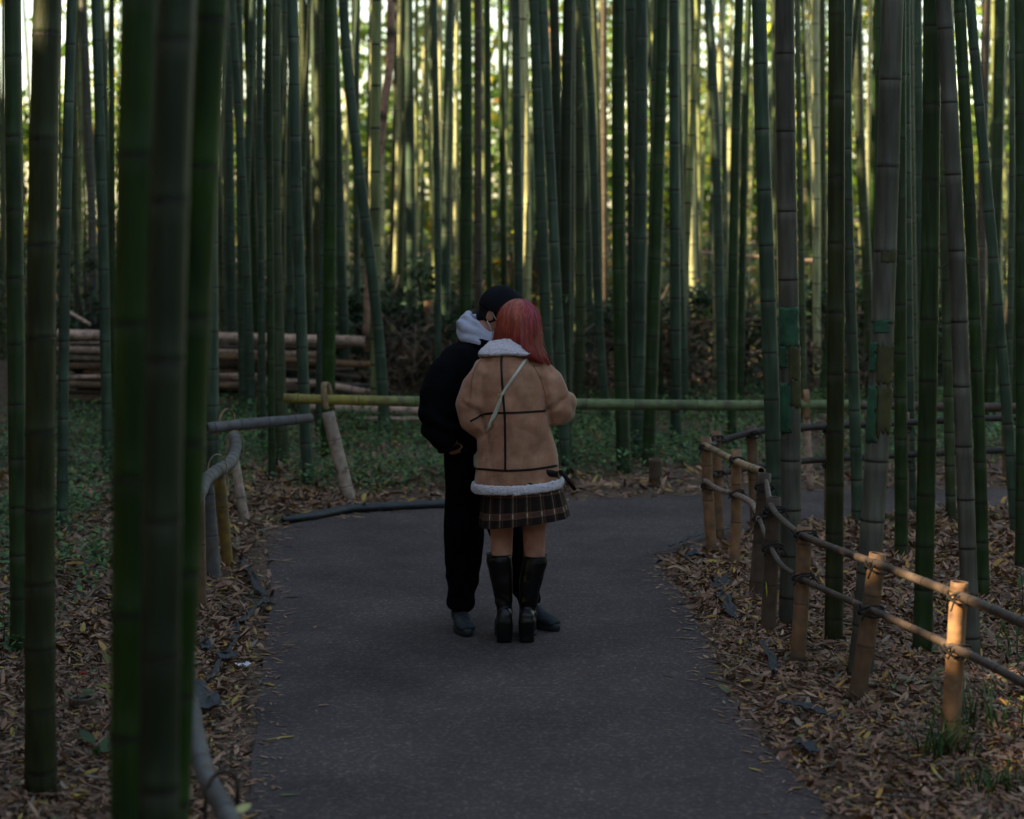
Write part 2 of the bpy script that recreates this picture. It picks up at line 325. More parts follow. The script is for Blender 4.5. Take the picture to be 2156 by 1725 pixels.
def bamboo(p, label, tone='g', w=None, vb=None, Y=None, tapes=None, name='bamboo_culm'):
    """p: pixel points from the top of the frame down to the foot; w: width in pixels"""
    ub, vb_ = p[-1]; Y = Y or gy(vb_); zb = 0.0
    z0 = H-(vb_-VH)*Y/F
    x0 = (ub-UC)*Y/F; zs = [H-(v-VH)*Y/F-max(z0, 0)*0 for u, v in p]; xs = [(u-UC)*Y/F-x0 for u, v in p]
    zs = np.array(zs[::-1])-z0; xs = np.array(xs[::-1]); sd = abs(hash(label)) % 1 
    rnd = random.Random(int(ub*7+vb_*13)); bow = rnd.uniform(-.02,.02); ydr = rnd.uniform(-.035,.035)
    if len(p) == 2: zs = np.array([0, zs[1]/2, zs[1]]); xs = np.array([0, xs[1]/2+bow, xs[1]])
    co = np.polyfit(zs, xs, min(len(zs)-1, 3)); zt = zs[-1]; der = np.polyder(co)
    def pts(z):
        if z > zt: x = np.polyval(co, zt)+np.polyval(der, zt)*(z-zt)*.8
        elif z < 0: x = np.polyval(co, 0)
        else: x = np.polyval(co, z)
        return float(x), ydr*z*.6
    dia = w*Y/F; near = Y < 17
    rings, cols = culm_mesh(pts, dia, 20 if Y < 10 else (14 if near else 10), tone, True, int(ub*31+vb_))
    mb = MB(); mb.rings(rings, colr=cols, cap=False)
    o = mb.build(name, M['culm']); zg = float(ground_z(np.array([x0]), np.array([Y]))[0]); o.location = (x0, Y, min(zg, 0)-.01)
    tag(o, label, 'bamboo'); BAM.append((x0, Y, dia/2))
    for (v1, v2, a1, a2, mname) in (tapes or []):
        t = MB(); za, zb2 = H-(v1-VH)*Y/F, H-(v2-VH)*Y/F; g = []
        nz = 12; na = 8
        for i in range(nz+1):
            z = zb2+(za-zb2)*i/nz; x, y = pts(z); r = dia/2*(1-.018*z-.0035*z*z)*1.0+.0035
            rag = .16*math.sin(i*2.3+v1)+.1*math.sin(i*5.1+v2)
            g.append([Vector((x+r*math.sin(math.radians(a1+(a2-a1)*j/na)+(rag if j == na else 0)), y-r*math.cos(math.radians(a1+(a2-a1)*j/na)), z+(.022*math.sin(j*2.9+v1)+.012*math.sin(j*5.3+a1))*(1 if mname == 'olive' else .25)*(za-zb2)/.25)) for j in range(na+1)])
        vs = [q for r_ in g for q in r_]; fs = [(i*(na+1)+j, i*(na+1)+j+1, (i+1)*(na+1)+j+1, (i+1)*(na+1)+j) for i in range(nz) for j in range(na)]
        t.add(vs, fs); tp = t.build('tape', M[mname], o)
        md = tp.modifiers.new('thick', 'SOLIDIFY'); md.thickness = .0015; md.offset = -1
        tp['label'] = 'olive yellow tape' if mname == 'olive' else 'teal green tape'
    if near and Y > 6.5 and rnd.random() < .5 or lab_twig(label):
        tb = MB(); tl = []
        for q in range(1):
            z = rnd.uniform(1.1, 3.2); x, y = pts(z); sg = rnd.choice([-1, 1]); l = rnd.uniform(.18,.45); p0 = Vector((x+sg*dia*.3, y-dia*.3, z)); d = Vector((sg*rnd.uniform(.5,1), -rnd.uniform(.1,.6), rnd.uniform(.2,.9))).normalized()
            P_ = smooth_pts([tuple(p0), tuple(p0+d*l*.5+Vector((0,0,.03))), tuple(p0+d*l)], 5); tb.tube(P_, [.0035-.0002*i for i in range(len(P_))], 5, col=(.07,.06,.035))
            for w_ in range(rnd.randint(0, 5)): tl.append(P_[rnd.randint(4, len(P_)-1)])
        tw = tb.build('side_twig', M['dry'], o)
        if tl:
            k_ = len(tl); LL = RS.uniform(.05,.1,k_); vv, ff, cc = leaves(np.array(tl), LL, LL*.2, RS.uniform(0,6.28,k_), RS.normal(-.4,.4,k_), RS.normal(0,.4,k_), np.array([(.05,.10,.025)]*k_)); mesh_obj('leaves', vv, ff, M['green'], tw, cc, smooth=False)
    return o
def lab_twig(l): return False
B = bamboo
B([(22,0),(30,590),(36,1000),(42,1374)], 'thin dark bamboo touching the left frame edge, foot among brown leaves', 'g', 38)
B([(100,0),(88,590),(84,1135),(86,1682)], 'thick dark bamboo second from the left edge, foot nearest the lower left corner', 'o', 64)
B([(146,0),(134,590),(131,1123)], 'bluish bamboo just behind the thick dark one at far left', 'b', 24)
B([(155,0),(160,500),(168,840)], 'very slim pale bamboo between two left bamboos, behind the log pile', 'm', 13)
B([(171,0),(196,590),(202,853)], 'slim grey bamboo crossing the left end of the log pile', 'y', 19)
B([(202,0),(219,590),(227,997)], 'green bamboo in front of the log pile, just left of the thick blurred pair', 'b', 24)
B([(237,0),(238,500),(240,900)], 'very slim dark bamboo half hidden by the left blurred bamboo', 'g', 13)
B([(284,0),(274,800),(272,1725),(270,2560)], 'thickest bright green bamboo close to the camera, left one of the blurred group', 'G', 90, Y=4.1)
B([(366,0),(342,800),(332,1725),(328,2660)], 'blurred brownish green bamboo close to the camera, middle one of the blurred group', 'd', 88, Y=3.92)
B([(446,0),(420,400),(400,800),(386,1250),(356,1725),(330,2400)], 'blurred dark bamboo leaning right at its top, right one of the blurred group', 'G', 76, Y=4.43)
B([(440,0),(445,700),(448,1096)], 'grey green bamboo rising just behind the open end of the grey rail', 'b', 29)
B([(480,0),(487,590),(493,880)], 'slim bluish bamboo right of the blurred group, before the log pile', 'b', 20)
B([(502,0),(509,590),(513,890)], 'slim bluish bamboo, second one right of the blurred group', 'b', 20)
B([(520,0),(536,500),(545,870)], 'slender dark bamboo, third one right of the blurred group', 'g', 17)
B([(547,0),(550,590),(556,950)], 'slender grey bamboo standing tight beside a broader mottled one', 'b', 14)
B([(566,0),(569,590),(573,1020)], 'slender green bamboo with its foot just above the ground cover at left', 'g', 16)
B([(578,0),(581,590),(595,985)], 'broad mottled bamboo behind the free end of the grey rail', 'm', 31)
B([(613,0),(621,310),(630,590),(649,1031)], 'grey blue bamboo with crisp dark rings crossing the left end of the yellow rail', 'b', 25)
B([(636,0),(648,400),(656,860)], 'slim brownish bamboo right behind the crisply ringed grey blue one', 'm', 17)
B([(668,0),(674,590),(678,840)], 'dark mottled bamboo left of the vivid green one', 'm', 19)
B([(694,0),(694,590),(689,963)], 'straight vivid green bamboo behind the hooked rail post', 'G', 28)
B([(700,0),(714,400),(720,590),(733,872)], 'grey bamboo emerging right of the vivid green one', 'b', 22)
B([(724,0),(745,260),(768,440),(785,590),(809,925)], 'grey bamboo leaning left at its top, foot by the end of the log pile', 'b', 24)
B([(753,0),(752,590),(757,820)], 'slim grey bamboo crossed by the leaning one', 'b', 15)
B([(860,0),(867,590),(870,830)], 'grey ringed bamboo right of the crooked brown stem', 'b', 21)
B([(946,0),(942,300),(938,590),(935,840)], 'bluish bamboo above the man’s left shoulder side', 'b', 23)
B([(981,0),(981,600),(976,930)], 'dark green bamboo rising directly left of the black cap', 'g', 27)
B([(1006,0),(1007,600),(1008,900)], 'brown grey bamboo rising just behind the black cap', 'n', 18)
B([(1026,0),(1030,600),(1032,880)], 'slim dark bamboo above the black cap', 'g', 14)
B([(1053,0),(1062,590),(1066,860)], 'slim dark bamboo above the red haired woman', 'g', 14)
B([(1086,0),(1093,590),(1100,880)], 'grey ringed bamboo above the parting of the red hair', 'b', 20)
B([(1124,0),(1133,240),(1146,590),(1163,930)], 'bluish bamboo right beside the red hair', 'b', 25)
B([(1142,0),(1154,240),(1171,590),(1193,1003)], 'grey bamboo with its foot right of the brown jacket', 'b', 22)
B([(1167,0),(1178,590),(1180,960)], 'dark bamboo in the shade between two grey ones right of the red hair', 'd', 22)
B([(1196,0),(1190,590),(1192,985)], 'straight dark bamboo behind the brown jacket sleeve', 'd', 25)
B([(1212,0),(1229,260),(1240,590),(1246,850)], 'slim mottled bamboo leaning left at its top', 'b', 15)
B([(1229,0),(1246,240),(1257,590),(1282,915)], 'slim ringed bamboo leaning left, foot behind the long green rail', 'b', 19)
B([(1249,0),(1258,300),(1262,850)], 'slender green bamboo squeezed between leaning neighbours', 'm', 14)
B([(1272,0),(1273,590),(1275,830)], 'straight slender brownish bamboo right of the leaning pair', 'n', 15)
B([(1302,0),(1304,590),(1314,997)], 'broad dark green bamboo crossing behind the long rail, left of a grey pair', 'g', 30)
B([(1323,0),(1325,870)], 'slender dark bamboo between the broad dark green one and the grey pair', 'd', 13)
B([(1349,0),(1346,590),(1340,970)], 'broad blue grey bamboo, left one of the pair above the brown stump', 'b', 31)
B([(1395,0),(1378,590),(1364,987)], 'broad green bamboo leaning right, nearest to the brown stump', 'g', 28)
B([(1420,0),(1429,400),(1437,880)], 'vivid dark green bamboo left of the sunlit pale one', 'G', 25)
B([(1492,0),(1508,300),(1515,590),(1521,890)], 'grey ringed bamboo left of the fence corner', 'b', 20)
B([(1517,0),(1526,400),(1530,840)], 'slender grey bamboo behind the fence corner', 'b', 12)
B([(1555,0),(1543,590),(1541,949)], 'dark green bamboo above the fence corner posts', 'g', 21)
B([(1575,0),(1562,590),(1558,880)], 'slim dark bamboo just left of the first taped bamboo', 'g', 16)
B([(1600,0),(1607,300),(1617,590),(1632,1180)], 'broad grey green bamboo with its foot behind the dark fence posts', 'b', 34)
B([(1649,0),(1652,300),(1658,590),(1661,1323)], 'grey bamboo wrapped in teal tape, left of the two taped ones', 'y', 44,
  tapes=[(642,724,-80,60,'teal'),(724,768,-80,-25,'teal'),(724,795,-15,75,'olive'),(800,905,-80,-5,'teal'),(795,850,-4,70,'olive')])
B([(1680,0),(1689,590),(1692,900)], 'slim yellow green bamboo behind the pale strap post', 'm', 14)
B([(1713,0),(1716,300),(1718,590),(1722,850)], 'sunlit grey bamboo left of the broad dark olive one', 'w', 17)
B([(1729,0),(1732,400),(1736,830)], 'slim grey bamboo touching the left side of the broad dark olive one', 'm', 14)
B([(1761,0),(1760,590),(1755,1374)], 'broad straight dark olive bamboo between the two taped ones', 'o', 38)
B([(1808,0),(1783,240),(1755,560),(1726,880)], 'slim dark bamboo slanting down left behind the broad olive one', 'g', 14)
B([(1784,0),(1788,590),(1800,900),(1806,1125)], 'grey green bamboo right beside the broad olive one, foot at the path bend', 'b', 25)
B([(1805,0),(1810,300),(1826,590),(1834,870)], 'mottled bamboo bending behind the second taped one', 'm', 22)
B([(1843,0),(1838,300),(1832,850)], 'vivid green bamboo half hidden behind the thick grey taped one', 'G', 16)
B([(1877,0),(1868,300),(1861,590),(1850,830),(1838,1070),(1808,1443)], 'thickest grey bamboo with teal and olive tape, right of the two taped ones', 'y', 51,
  tapes=[(524,546,-30,55,'olive'),(668,694,-55,20,'teal'),(715,775,-80,-35,'teal'),(718,800,-28,60,'olive'),(806,925,-80,-22,'teal'),(806,905,-20,75,'olive')])
B([(1890,0),(1893,590),(1898,1186)], 'dark green bamboo touching the right side of the thick taped one', 'g', 28)
B([(1909,0),(1913,590),(1920,1080)], 'slim grey green bamboo, second right of the thick taped one', 'b', 21)
B([(1928,0),(1934,400),(1938,900)], 'slim blue grey bamboo left of a broad dark green one', 'b', 24)
B([(1958,0),(1955,590),(1941,1385)], 'broad dark green bamboo with its foot behind the lower fence rail', 'g', 40)
B([(1975,0),(1985,400),(1995,800),(2003,1112)], 'yellow green bamboo lit on its lower stem', 'm', 22)
B([(1985,0),(2001,240),(2015,590),(2032,1000),(2047,1402)], 'broad grey bamboo leaning left, foot behind the lit fence post', 'y', 37)
B([(2021,0),(2050,590),(2062,900),(2070,1270)], 'dark green bamboo touching the right of the broad leaning grey one', 'g', 27)
B([(2048,0),(2073,300),(2099,590),(2124,900),(2140,1135)], 'slim blue grey bamboo slanting toward the right frame edge', 'b', 24)
B([(2080,0),(2070,400),(2066,860)], 'brownish bamboo in the shade near the right frame edge', 'n', 22)
B([(2107,0),(2096,500),(2083,890)], 'dark mossy bamboo leaning right at its top near the right edge', 'g', 28)
B([(2128,0),(2127,500),(2122,980)], 'slender bamboo second from the right frame edge', 'b', 13)
B([(2150,0),(2150,1210)], 'dark bamboo cut by the right frame edge', 'g', 26)
# thinner stems further back that can be told apart, sunlight put into the paler tones
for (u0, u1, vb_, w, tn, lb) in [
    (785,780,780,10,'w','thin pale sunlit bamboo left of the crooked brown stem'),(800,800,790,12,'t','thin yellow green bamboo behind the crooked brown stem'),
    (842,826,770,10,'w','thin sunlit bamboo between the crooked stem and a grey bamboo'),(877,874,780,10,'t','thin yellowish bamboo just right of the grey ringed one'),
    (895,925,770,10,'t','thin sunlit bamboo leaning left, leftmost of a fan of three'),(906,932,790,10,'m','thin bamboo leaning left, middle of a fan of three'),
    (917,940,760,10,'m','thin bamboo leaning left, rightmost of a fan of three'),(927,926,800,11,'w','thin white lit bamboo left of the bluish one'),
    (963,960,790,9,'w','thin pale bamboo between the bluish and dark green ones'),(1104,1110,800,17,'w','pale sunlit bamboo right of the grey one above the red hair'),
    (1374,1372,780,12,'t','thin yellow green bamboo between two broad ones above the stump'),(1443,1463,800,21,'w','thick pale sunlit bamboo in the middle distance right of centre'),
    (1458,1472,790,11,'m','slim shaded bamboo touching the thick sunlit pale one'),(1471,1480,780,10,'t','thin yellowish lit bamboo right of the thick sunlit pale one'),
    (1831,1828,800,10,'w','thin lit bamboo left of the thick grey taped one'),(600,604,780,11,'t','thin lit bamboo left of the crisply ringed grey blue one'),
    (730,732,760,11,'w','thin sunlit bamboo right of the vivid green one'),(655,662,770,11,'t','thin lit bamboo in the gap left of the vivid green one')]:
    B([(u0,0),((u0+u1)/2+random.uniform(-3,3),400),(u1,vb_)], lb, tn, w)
# crooked dead stem with dark kinks
P_ = [(830,-60),(824,0),(821,120),(811,215),(803,290),(795,355),(787,430),(778,500),(774,600),(770,740)]
Yk = 19.6; mb = MB(); pp = smooth_pts([tuple(at(u, v, Yk)) for u, v in [(850,-700)]+P_], 5)
mb.tube(pp, [.043-.0002*i for i in range(len(pp))], 10, colr=[(.03,.02,.015) if i % 9 == 4 else (.42,.23,.17) for i in range(len(pp))])
tag(mb.build('dead_bamboo', M['dry']), 'crooked reddish brown dead bamboo stem with dark kinks, upper left of centre', 'bamboo')

# far culms: one of each kind built, then copied
protos = []
for k in range(10):
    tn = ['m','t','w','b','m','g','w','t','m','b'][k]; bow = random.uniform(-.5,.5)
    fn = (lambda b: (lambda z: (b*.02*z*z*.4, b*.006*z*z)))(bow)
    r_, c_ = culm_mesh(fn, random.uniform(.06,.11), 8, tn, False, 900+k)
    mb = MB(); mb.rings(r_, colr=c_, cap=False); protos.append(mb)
used = [None]*10; cnt = 0
def far_ok(x, y): return all((x-a)**2+(y-b)**2 > (r+.11)**2 for a, b, r in BAM)
tries = 0
while cnt < 185 and tries < 8000:
    tries += 1
    y = 19+24*random.random()**.8; x = random.uniform(-1, 1)*(.262*y+1)
    if cnt > 139: y = random.uniform(17.3, 25); x = (random.choice([random.uniform(1850,2170), random.uniform(430,720), random.uniform(1180,1450)])-UC)*y/F
    if not far_ok(x, y): continue
    uu = UC+x*F/y
    if any(a_ < uu < b_ for a_, b_ in ((1666,1706),(396,418),(44,72),(1120,1140),(718,740))): continue
    k = cnt % 10 if cnt < 140 else [0, 3, 5, 9][cnt % 4]  # later copies take only darker tones, shade put into their colour
    if used[k] is None: used[k] = protos[k].build('bamboo_culm', M['culm']); o = used[k]
    else: o = used[k].copy(); C.objects.link(o)
    o.location = (x, y, float(ground_z(np.array([x]), np.array([y]))[0])-.03); o.rotation_euler = (random.uniform(-.03,.03), random.uniform(-.035,.035), random.uniform(0, 6.28))
    s = random.uniform(.8,1.15); o.scale = (s, s, s); BAM.append((x, y, .05)); cnt += 1
    tag(o, 'slim bamboo standing far back in the dense grove', 'bamboo', 'slim bamboos far back in the grove')

# unseen leafy crown layer left of the path, shaped to keep sun off the foreground
n = 150000
cx = RS.uniform(-42, -5.5, n); cy = RS.uniform(-13, 17, n); cz = RS.uniform(8.5, 13, n)
edge = vnoise(cx, cy, .5, 9)*3; keep = cy < 13.0+edge
holes = [(at(2013,1275,7.5), .13), (at(1852,1195,8.25), .0)]  # gaps cut along the sun ray so sun reaches two fence posts
for hp, rr in holes:
    d = np.stack([cx-hp.x, cy-hp.y, cz-hp.z], 1); t = d@np.array(SUN); perp = np.linalg.norm(d-t[:, None]*np.array(SUN), axis=1); keep &= perp > rr+.40
cx, cy, cz = cx[keep], cy[keep], cz[keep]; m = len(cx)
v, f, c = leaves(np.stack([cx,cy,cz],1), RS.uniform(.45,.8,m), RS.uniform(.22,.38,m), RS.uniform(0,6.28,m), RS.normal(0,.5,m), RS.normal(0,.5,m), np.ones((m,3)), simple=True)
tag(mesh_obj('shade_canopy', v, f, M['canopy'], smooth=False), 'unseen dense bamboo leaf canopy left of the path, shaped to shade the foreground', 'canopy', kind='stuff')
n = 9000; cx = RS.uniform(-24, 14, n); cy = RS.uniform(21, 46, n); cz = RS.uniform(8.5, 12, n)  # sparse leaves out of view, added to dapple the rear stems
v, f, c = leaves(np.stack([cx,cy,cz],1), RS.uniform(.5,.9,n), RS.uniform(.3,.5,n), RS.uniform(0,6.28,n), RS.normal(0,.5,n), RS.normal(0,.5,n), np.ones((n,3)), simple=True)
tag(mesh_obj('shade_canopy', v, f, M['canopy'], smooth=False), 'unseen sparse bamboo leaves above the rear of the grove, added to dapple the sun', 'canopy', kind='stuff')
# unseen leaf walls all round, added to keep low side light off the foreground
def shade_thicket(cx, cy, L, ang, n, label, top=9, th=2.0):
    a_ = RS.uniform(-L/2, L/2, n); b_ = RS.uniform(-th/2, th/2, n); z = RS.uniform(0, top, n)*RS.uniform(.85, 1, n)
    x = cx+a_*math.cos(ang)-b_*math.sin(ang); y = cy+a_*math.sin(ang)+b_*math.cos(ang)
    v, f, c = leaves(np.stack([x,y,z],1), RS.uniform(.5,.9,n), RS.uniform(.3,.5,n), RS.uniform(0,6.28,n), RS.normal(0,.9,n), RS.normal(0,.9,n), np.ones((n,3)), simple=True)
    tag(mesh_obj('shade_thicket', v, f, M['canopy'], smooth=False), label, 'shade_thicket', kind='stuff')
shade_thicket(0, -9, 30, 0, 9000, 'unseen leafy woods behind the viewpoint, added to block low light')
shade_thicket(-15, 5, 30, math.pi/2, 9000, 'unseen leafy woods outside the left edge, added to block side light')
shade_thicket(14, 5, 32, math.pi/2, 9000, 'unseen leafy woods outside the right edge, added to block side light')
mb = MB(); rt = random.Random(3)
for k in range(420):
    x, y = (rt.uniform(.9, 4.2), rt.uniform(5.6, 13)) if k % 2 else (rt.uniform(-4.5, -1.0), rt.uniform(5, 14))
    if inside(np.array([x]), np.array([y]))[0]: continue
    a_ = rt.uniform(0, 3.14); l_ = rt.uniform(.05,.22); z = float(ground_z(np.array([x]), np.array([y]))[0])+rt.uniform(.015,.04); d = Vector((math.cos(a_), math.sin(a_), rt.uniform(-.12,.12)))*l_
    mb.tube([Vector((x,y,z))-d, Vector((x,y,z+rt.uniform(-.01,.015))), Vector((x,y,z))+d], rt.uniform(.0015,.004), 5, col=rt.choice([(.16,.10,.07),(.09,.06,.045),(.26,.19,.14),(.05,.035,.03)]))
tag(mb.build('dead_twigs', M['leaf']), 'small dead twigs scattered through the fallen leaves', 'twigs', kind='stuff')
shade_thicket(-12.5, 28, 28, math.pi/2, 12000, 'unseen leafy woods left of the rear grove, added to shade its lower stems', 10.5, 3.0)  # occluder added out of view so sun reaches mainly the upper far stems
#PART2
# ------------------------------------------------------------------ poles, rails and the fences
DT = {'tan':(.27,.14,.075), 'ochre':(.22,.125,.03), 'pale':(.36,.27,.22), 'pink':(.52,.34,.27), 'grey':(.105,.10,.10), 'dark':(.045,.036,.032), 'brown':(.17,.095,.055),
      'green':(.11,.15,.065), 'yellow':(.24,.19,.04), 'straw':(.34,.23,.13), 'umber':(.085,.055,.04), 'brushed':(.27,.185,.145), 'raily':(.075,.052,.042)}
def pole_mb(mb, ctrl, rads, tone='tan', nd=.28, ns=14, k=6, hollow=True, tones=None, seed=1, noded=True):
    """bent bamboo pole with swollen nodes and an open hollow end"""
    rnd = random.Random(seed); P = smooth_pts(ctrl, k) if len(ctrl) > 2 else np.array([np.array(ctrl[0], float)+(np.array(ctrl[1], float)-np.array(ctrl[0], float))*t for t in np.linspace(0, 1, 12)])
    seg = np.linalg.norm(np.diff(P, axis=0), axis=1); s = np.concatenate([[0], np.cumsum(seg)]); Lt = s[-1]
    rads = np.interp(np.linspace(0, 1, 50), np.linspace(0, 1, len(rads)), rads)
    st = list(np.linspace(0, Lt, max(8, int(Lt/.06)))); base = np.array(DT[tone]); ev = [(x, 1.0, 0) for x in st]
    z = rnd.uniform(.05, .8)*nd
    while z < Lt-.02 and noded:
        ev = [e for e in ev if abs(e[0]-z) > .02 or e[0] in (0, Lt)]
        ev += [(z-.015, 1.0, 0), (z-.006, 1.05, 2), (z, 1.07, 1), (z+.003, 1.01, 1), (z+.008, 1.04, 0), (z+.02, 1.0, 0)]; z += nd*rnd.uniform(.85,1.15)
    ev = sorted(e for e in ev if 0 <= e[0] <= Lt); pts = []; rr = []; cc = []; tv = 1
    for e in ev:
        x = [np.interp(e[0], s, P[:, i]) for i in range(3)]; r = np.interp(e[0]/Lt, np.linspace(0, 1, 50), rads)
        if tones: base = np.array([np.interp(e[0]/Lt, [t for t, _ in tones], [DT[n_][i] for _, n_ in tones]) for i in range(3)])
        if e[2] == 1: tv = rnd.uniform(.82, 1.2)
        pts.append(x); rr.append(r*e[1]); cc.append(tuple(base*tv*(.35 if e[2] == 1 else (1.25 if e[2] == 2 else 1))))
    R = tube_rings(pts, rr, ns)
    if hollow:
        def inset(ring, f, along):
            c = sum(ring, Vector())/len(ring); return [c+(p-c)*f+along for p in ring]
        d0 = (Vector(pts[1])-Vector(pts[0])).normalized()*.05; d1 = (Vector(pts[-2])-Vector(pts[-1])).normalized()*.05
        z0 = Vector((0,0,0)); dk = (.02,.013,.008); lip = tuple(np.array(cc[0])*1.3)  # dk paints the darkness inside the hollow ends
        R = [inset(R[0], .55, d0), inset(R[0], .74, d0*.1), inset(R[0], .78, z0)]+R+[inset(R[-1], .78, z0), inset(R[-1], .74, d1*.1), inset(R[-1], .55, d1)]
        cc = [dk, dk, lip]+cc+[lip, dk, dk]
    mb.rings(R, colr=cc); return mb
def tie(name, p, r, parent, axis=(0,0,1), rnd=random):
    """rope wound twice round the crossing of post and rail, a knot and two loose ends"""
    mb = MB(); ax = Vector(axis).normalized(); u = ax.orthogonal().normalized(); w = ax.cross(u)
    for tilt in (.5, -.45):
        pts = [Vector(p)+u*(r*math.cos(t))+w*(r*math.sin(t))+ax*(tilt*r*math.cos(t-1)) for t in np.linspace(0, 2*math.pi, 17)]
        mb.tube(pts, .0048, 6)
    k = Vector(p)+Vector((.1*r, -r*1.08, .2*r)); mb.ball(k, .011, n=8, m=6)
    for s in (1, -1):
        e = [k, k+Vector((.02*s, -.01, .008)), k+Vector((.038*s, -.012, -.004)), k+Vector((.055*s, -.01, -.03-.02*rnd.random()))]
        mb.tube(smooth_pts(e, 4), .0038, 5)
    return mb.build(name, M['rope'], parent, colattr=False)
def P3(u, v, Y): return tuple(at(u, v, Y))
def rel(pts, o): return [tuple(Vector(p)-Vector(o.location)) for p in pts]

nf = empty('bamboo_fence', (1.2, 9.0, 0), 'low bamboo post and rail fence on the right bank, its nearest posts catching warm sun', 'fence')
posts = [((1486,921),(1499,1171),.033,'tan'),((1550,947),(1546,1200),.030,'tan'),((1610,997),(1589,1265),.036,'umber'),((1629,1047),(1616,1340),.036,'umber'),
         ((1694,1107),(1677,1415),.034,'tan'),((1848,1165),(1797,1502),.036,'brown'),((2020,1225),(1996,1602),.0345,'tan')]
PT = []
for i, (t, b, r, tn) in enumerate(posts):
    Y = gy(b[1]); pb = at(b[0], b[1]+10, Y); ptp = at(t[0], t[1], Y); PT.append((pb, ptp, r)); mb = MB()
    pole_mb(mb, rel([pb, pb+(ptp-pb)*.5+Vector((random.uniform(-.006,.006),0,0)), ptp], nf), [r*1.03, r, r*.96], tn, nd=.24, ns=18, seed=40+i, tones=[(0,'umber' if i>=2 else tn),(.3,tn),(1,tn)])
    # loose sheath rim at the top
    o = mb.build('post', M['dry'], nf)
    if tn == 'umber': o['label'] = 'dark weathered post'
def fence_pt(i, z):
    pb, pt, r = PT[i]; k = (z-pb.z)/(pt.z-pb.z); return pb+(pt-pb)*k, r
UP = [(1484,938,11.87),(1553,973,11.38),(1603,992,10.85)]
def rail(name, pts, rads, tone, parent, seed, nd=.2, hollow=True):
    mb = MB(); pole_mb(mb, rel([P3(*p) for p in pts], parent), rads, tone, nd=nd, ns=12, seed=seed, hollow=hollow); return mb.build(name, M['dry'], parent)
rail('rail', UP, [.020,.021,.022], 'straw', nf, 5, nd=.22)
rail('rail', [(1613,1014,10.45),(1624,1066,9.6),(1650,1098,9.2),(1690,1127,8.86),(1765,1158,8.5),(1846,1187,8.13),(1935,1221,7.8),(2024,1256,7.43),(2100,1288,7.15),(2200,1332,6.8)], [.013,.015,.0155,.016,.017,.018,.019], 'raily', nf, 6)
rail('rail', [(1484,1012,11.87),(1515,1032,11.6),(1550,1042,11.38),(1585,1062,11.0),(1598,1094,10.45)], [.015,.018,.015], 'brushed', nf, 7)
rail('rail', [(1600,1096,10.4),(1610,1125,10.0),(1624,1155,9.6),(1645,1190,9.25),(1690,1220,8.86),(1765,1255,8.5),(1834,1284,8.13),(1925,1325,7.8),(2012,1366,7.43),(2090,1404,7.15),(2200,1462,6.8)], [.011,.012,.013,.014,.015,.016,.017], 'raily', nf, 8)
for i, zz in ((0,.65),(0,.42),(1,.63),(1,.44),(2,.60),(2,.44),(3,.61),(3,.43),(4,.615),(4,.425),(5,.605),(5,.425),(6,.615),(6,.42)):
    p, r = fence_pt(i, zz); tie('rope_tie', Vector(p)+Vector((.004,-.014,0))-nf.location, r*1.42, nf, axis=(random.uniform(-.25,.25),.1,1))
rf = empty('bamboo_fence', (2.0, 12.9, 0), 'dark weathered rail fence along the far side of the right bank, behind the bamboos', 'fence')
rposts = [((1508,908),(1515,1132),.028,'tan'),((1582,898),(1592,1120),.036,'brown'),((1746,872),(1744,1112),.03,'brown'),((1905,868),(1903,1105),.03,'brown'),((2060,860),(2062,1100),.03,'umber')]
for i, (t, b, r, tn) in enumerate(rposts):
    Y = gy(b[1]); pb = at(b[0], b[1]+8, Y); ptp = at(t[0], t[1], Y); mb = MB()
    pole_mb(mb, rel([pb, ptp], rf), [r, r*.95], tn, nd=.25, seed=60+i); mb.build('post', M['dry'], rf)
    for zz in (.63,.41):
        k = (zz-pb.z)/(ptp.z-pb.z); p = pb+(ptp-pb)*k; tie('rope_tie', Vector(p)+Vector((0,-.014,0))-rf.location, r*1.4, rf)
rail('rail', [(1488,944,12.2),(1515,930,12.6),(1590,909,12.75),(1660,904,12.85),(1745,898,12.9),(1905,890,13.0),(2060,882,13.1),(2200,878,13.2)], [.020,.022,.022], 'dark', rf, 9)
rail('rail', [(1500,1003,12.4),(1515,998,12.6),(1590,984,12.75),(1660,974,12.85),(1745,967,12.9),(1905,958,13.0),(2060,950,13.1),(2200,946,13.2)], [.018,.022,.022], 'dark', rf, 10)

# guard rails on hooked posts, left and behind the couple
def strap(name, p, r, h, parent, w=.028, thick=.005, tone='straw', leg=.16, side=Vector((0,1,0)), lean=0):
    """split bamboo band bent over a rail: an upside down U lying in the plane of `side` and Z"""
    mb = MB(); p = Vector(p); pts = []
    for t in np.linspace(-.5, 1.5, 22):
        a = math.pi*t; 
        if t < 0: q = side*r+Vector((0,0,t*2*leg))
        elif t > 1: q = side*(-r)+Vector((0,0,-(t-1)*2*leg))
        else: q = side*(r*math.cos(a))+Vector((0,0,h*math.sin(a)))
        pts.append(p+q+Vector((lean*q.z,0,0)))
    across = side.cross(Vector((0,0,1))).normalized(); vs = []; fs = []
    R = []
    for i, q in enumerate(pts):
        t = (pts[min(i+1, len(pts)-1)]-pts[max(i-1, 0)]).normalized(); nrm = t.cross(across).normalized()
        R.append([q+across*w/2+nrm*thick, q-across*w/2+nrm*thick, q-across*w/2, q+across*w/2])
    mb.rings(R, DT[tone]); return mb.build(name, M['dry'], parent)
gA = empty('guard_rail', (0, 14.3, 0), 'long green bamboo guard rail with yellow left end, knee high behind the couple', 'guard rail')
mb = MB(); ys = [(597,839),(700,842),(880,846),(1060,850),(1215,851),(1400,853),(1608,854),(1700,853),(1795,853)]
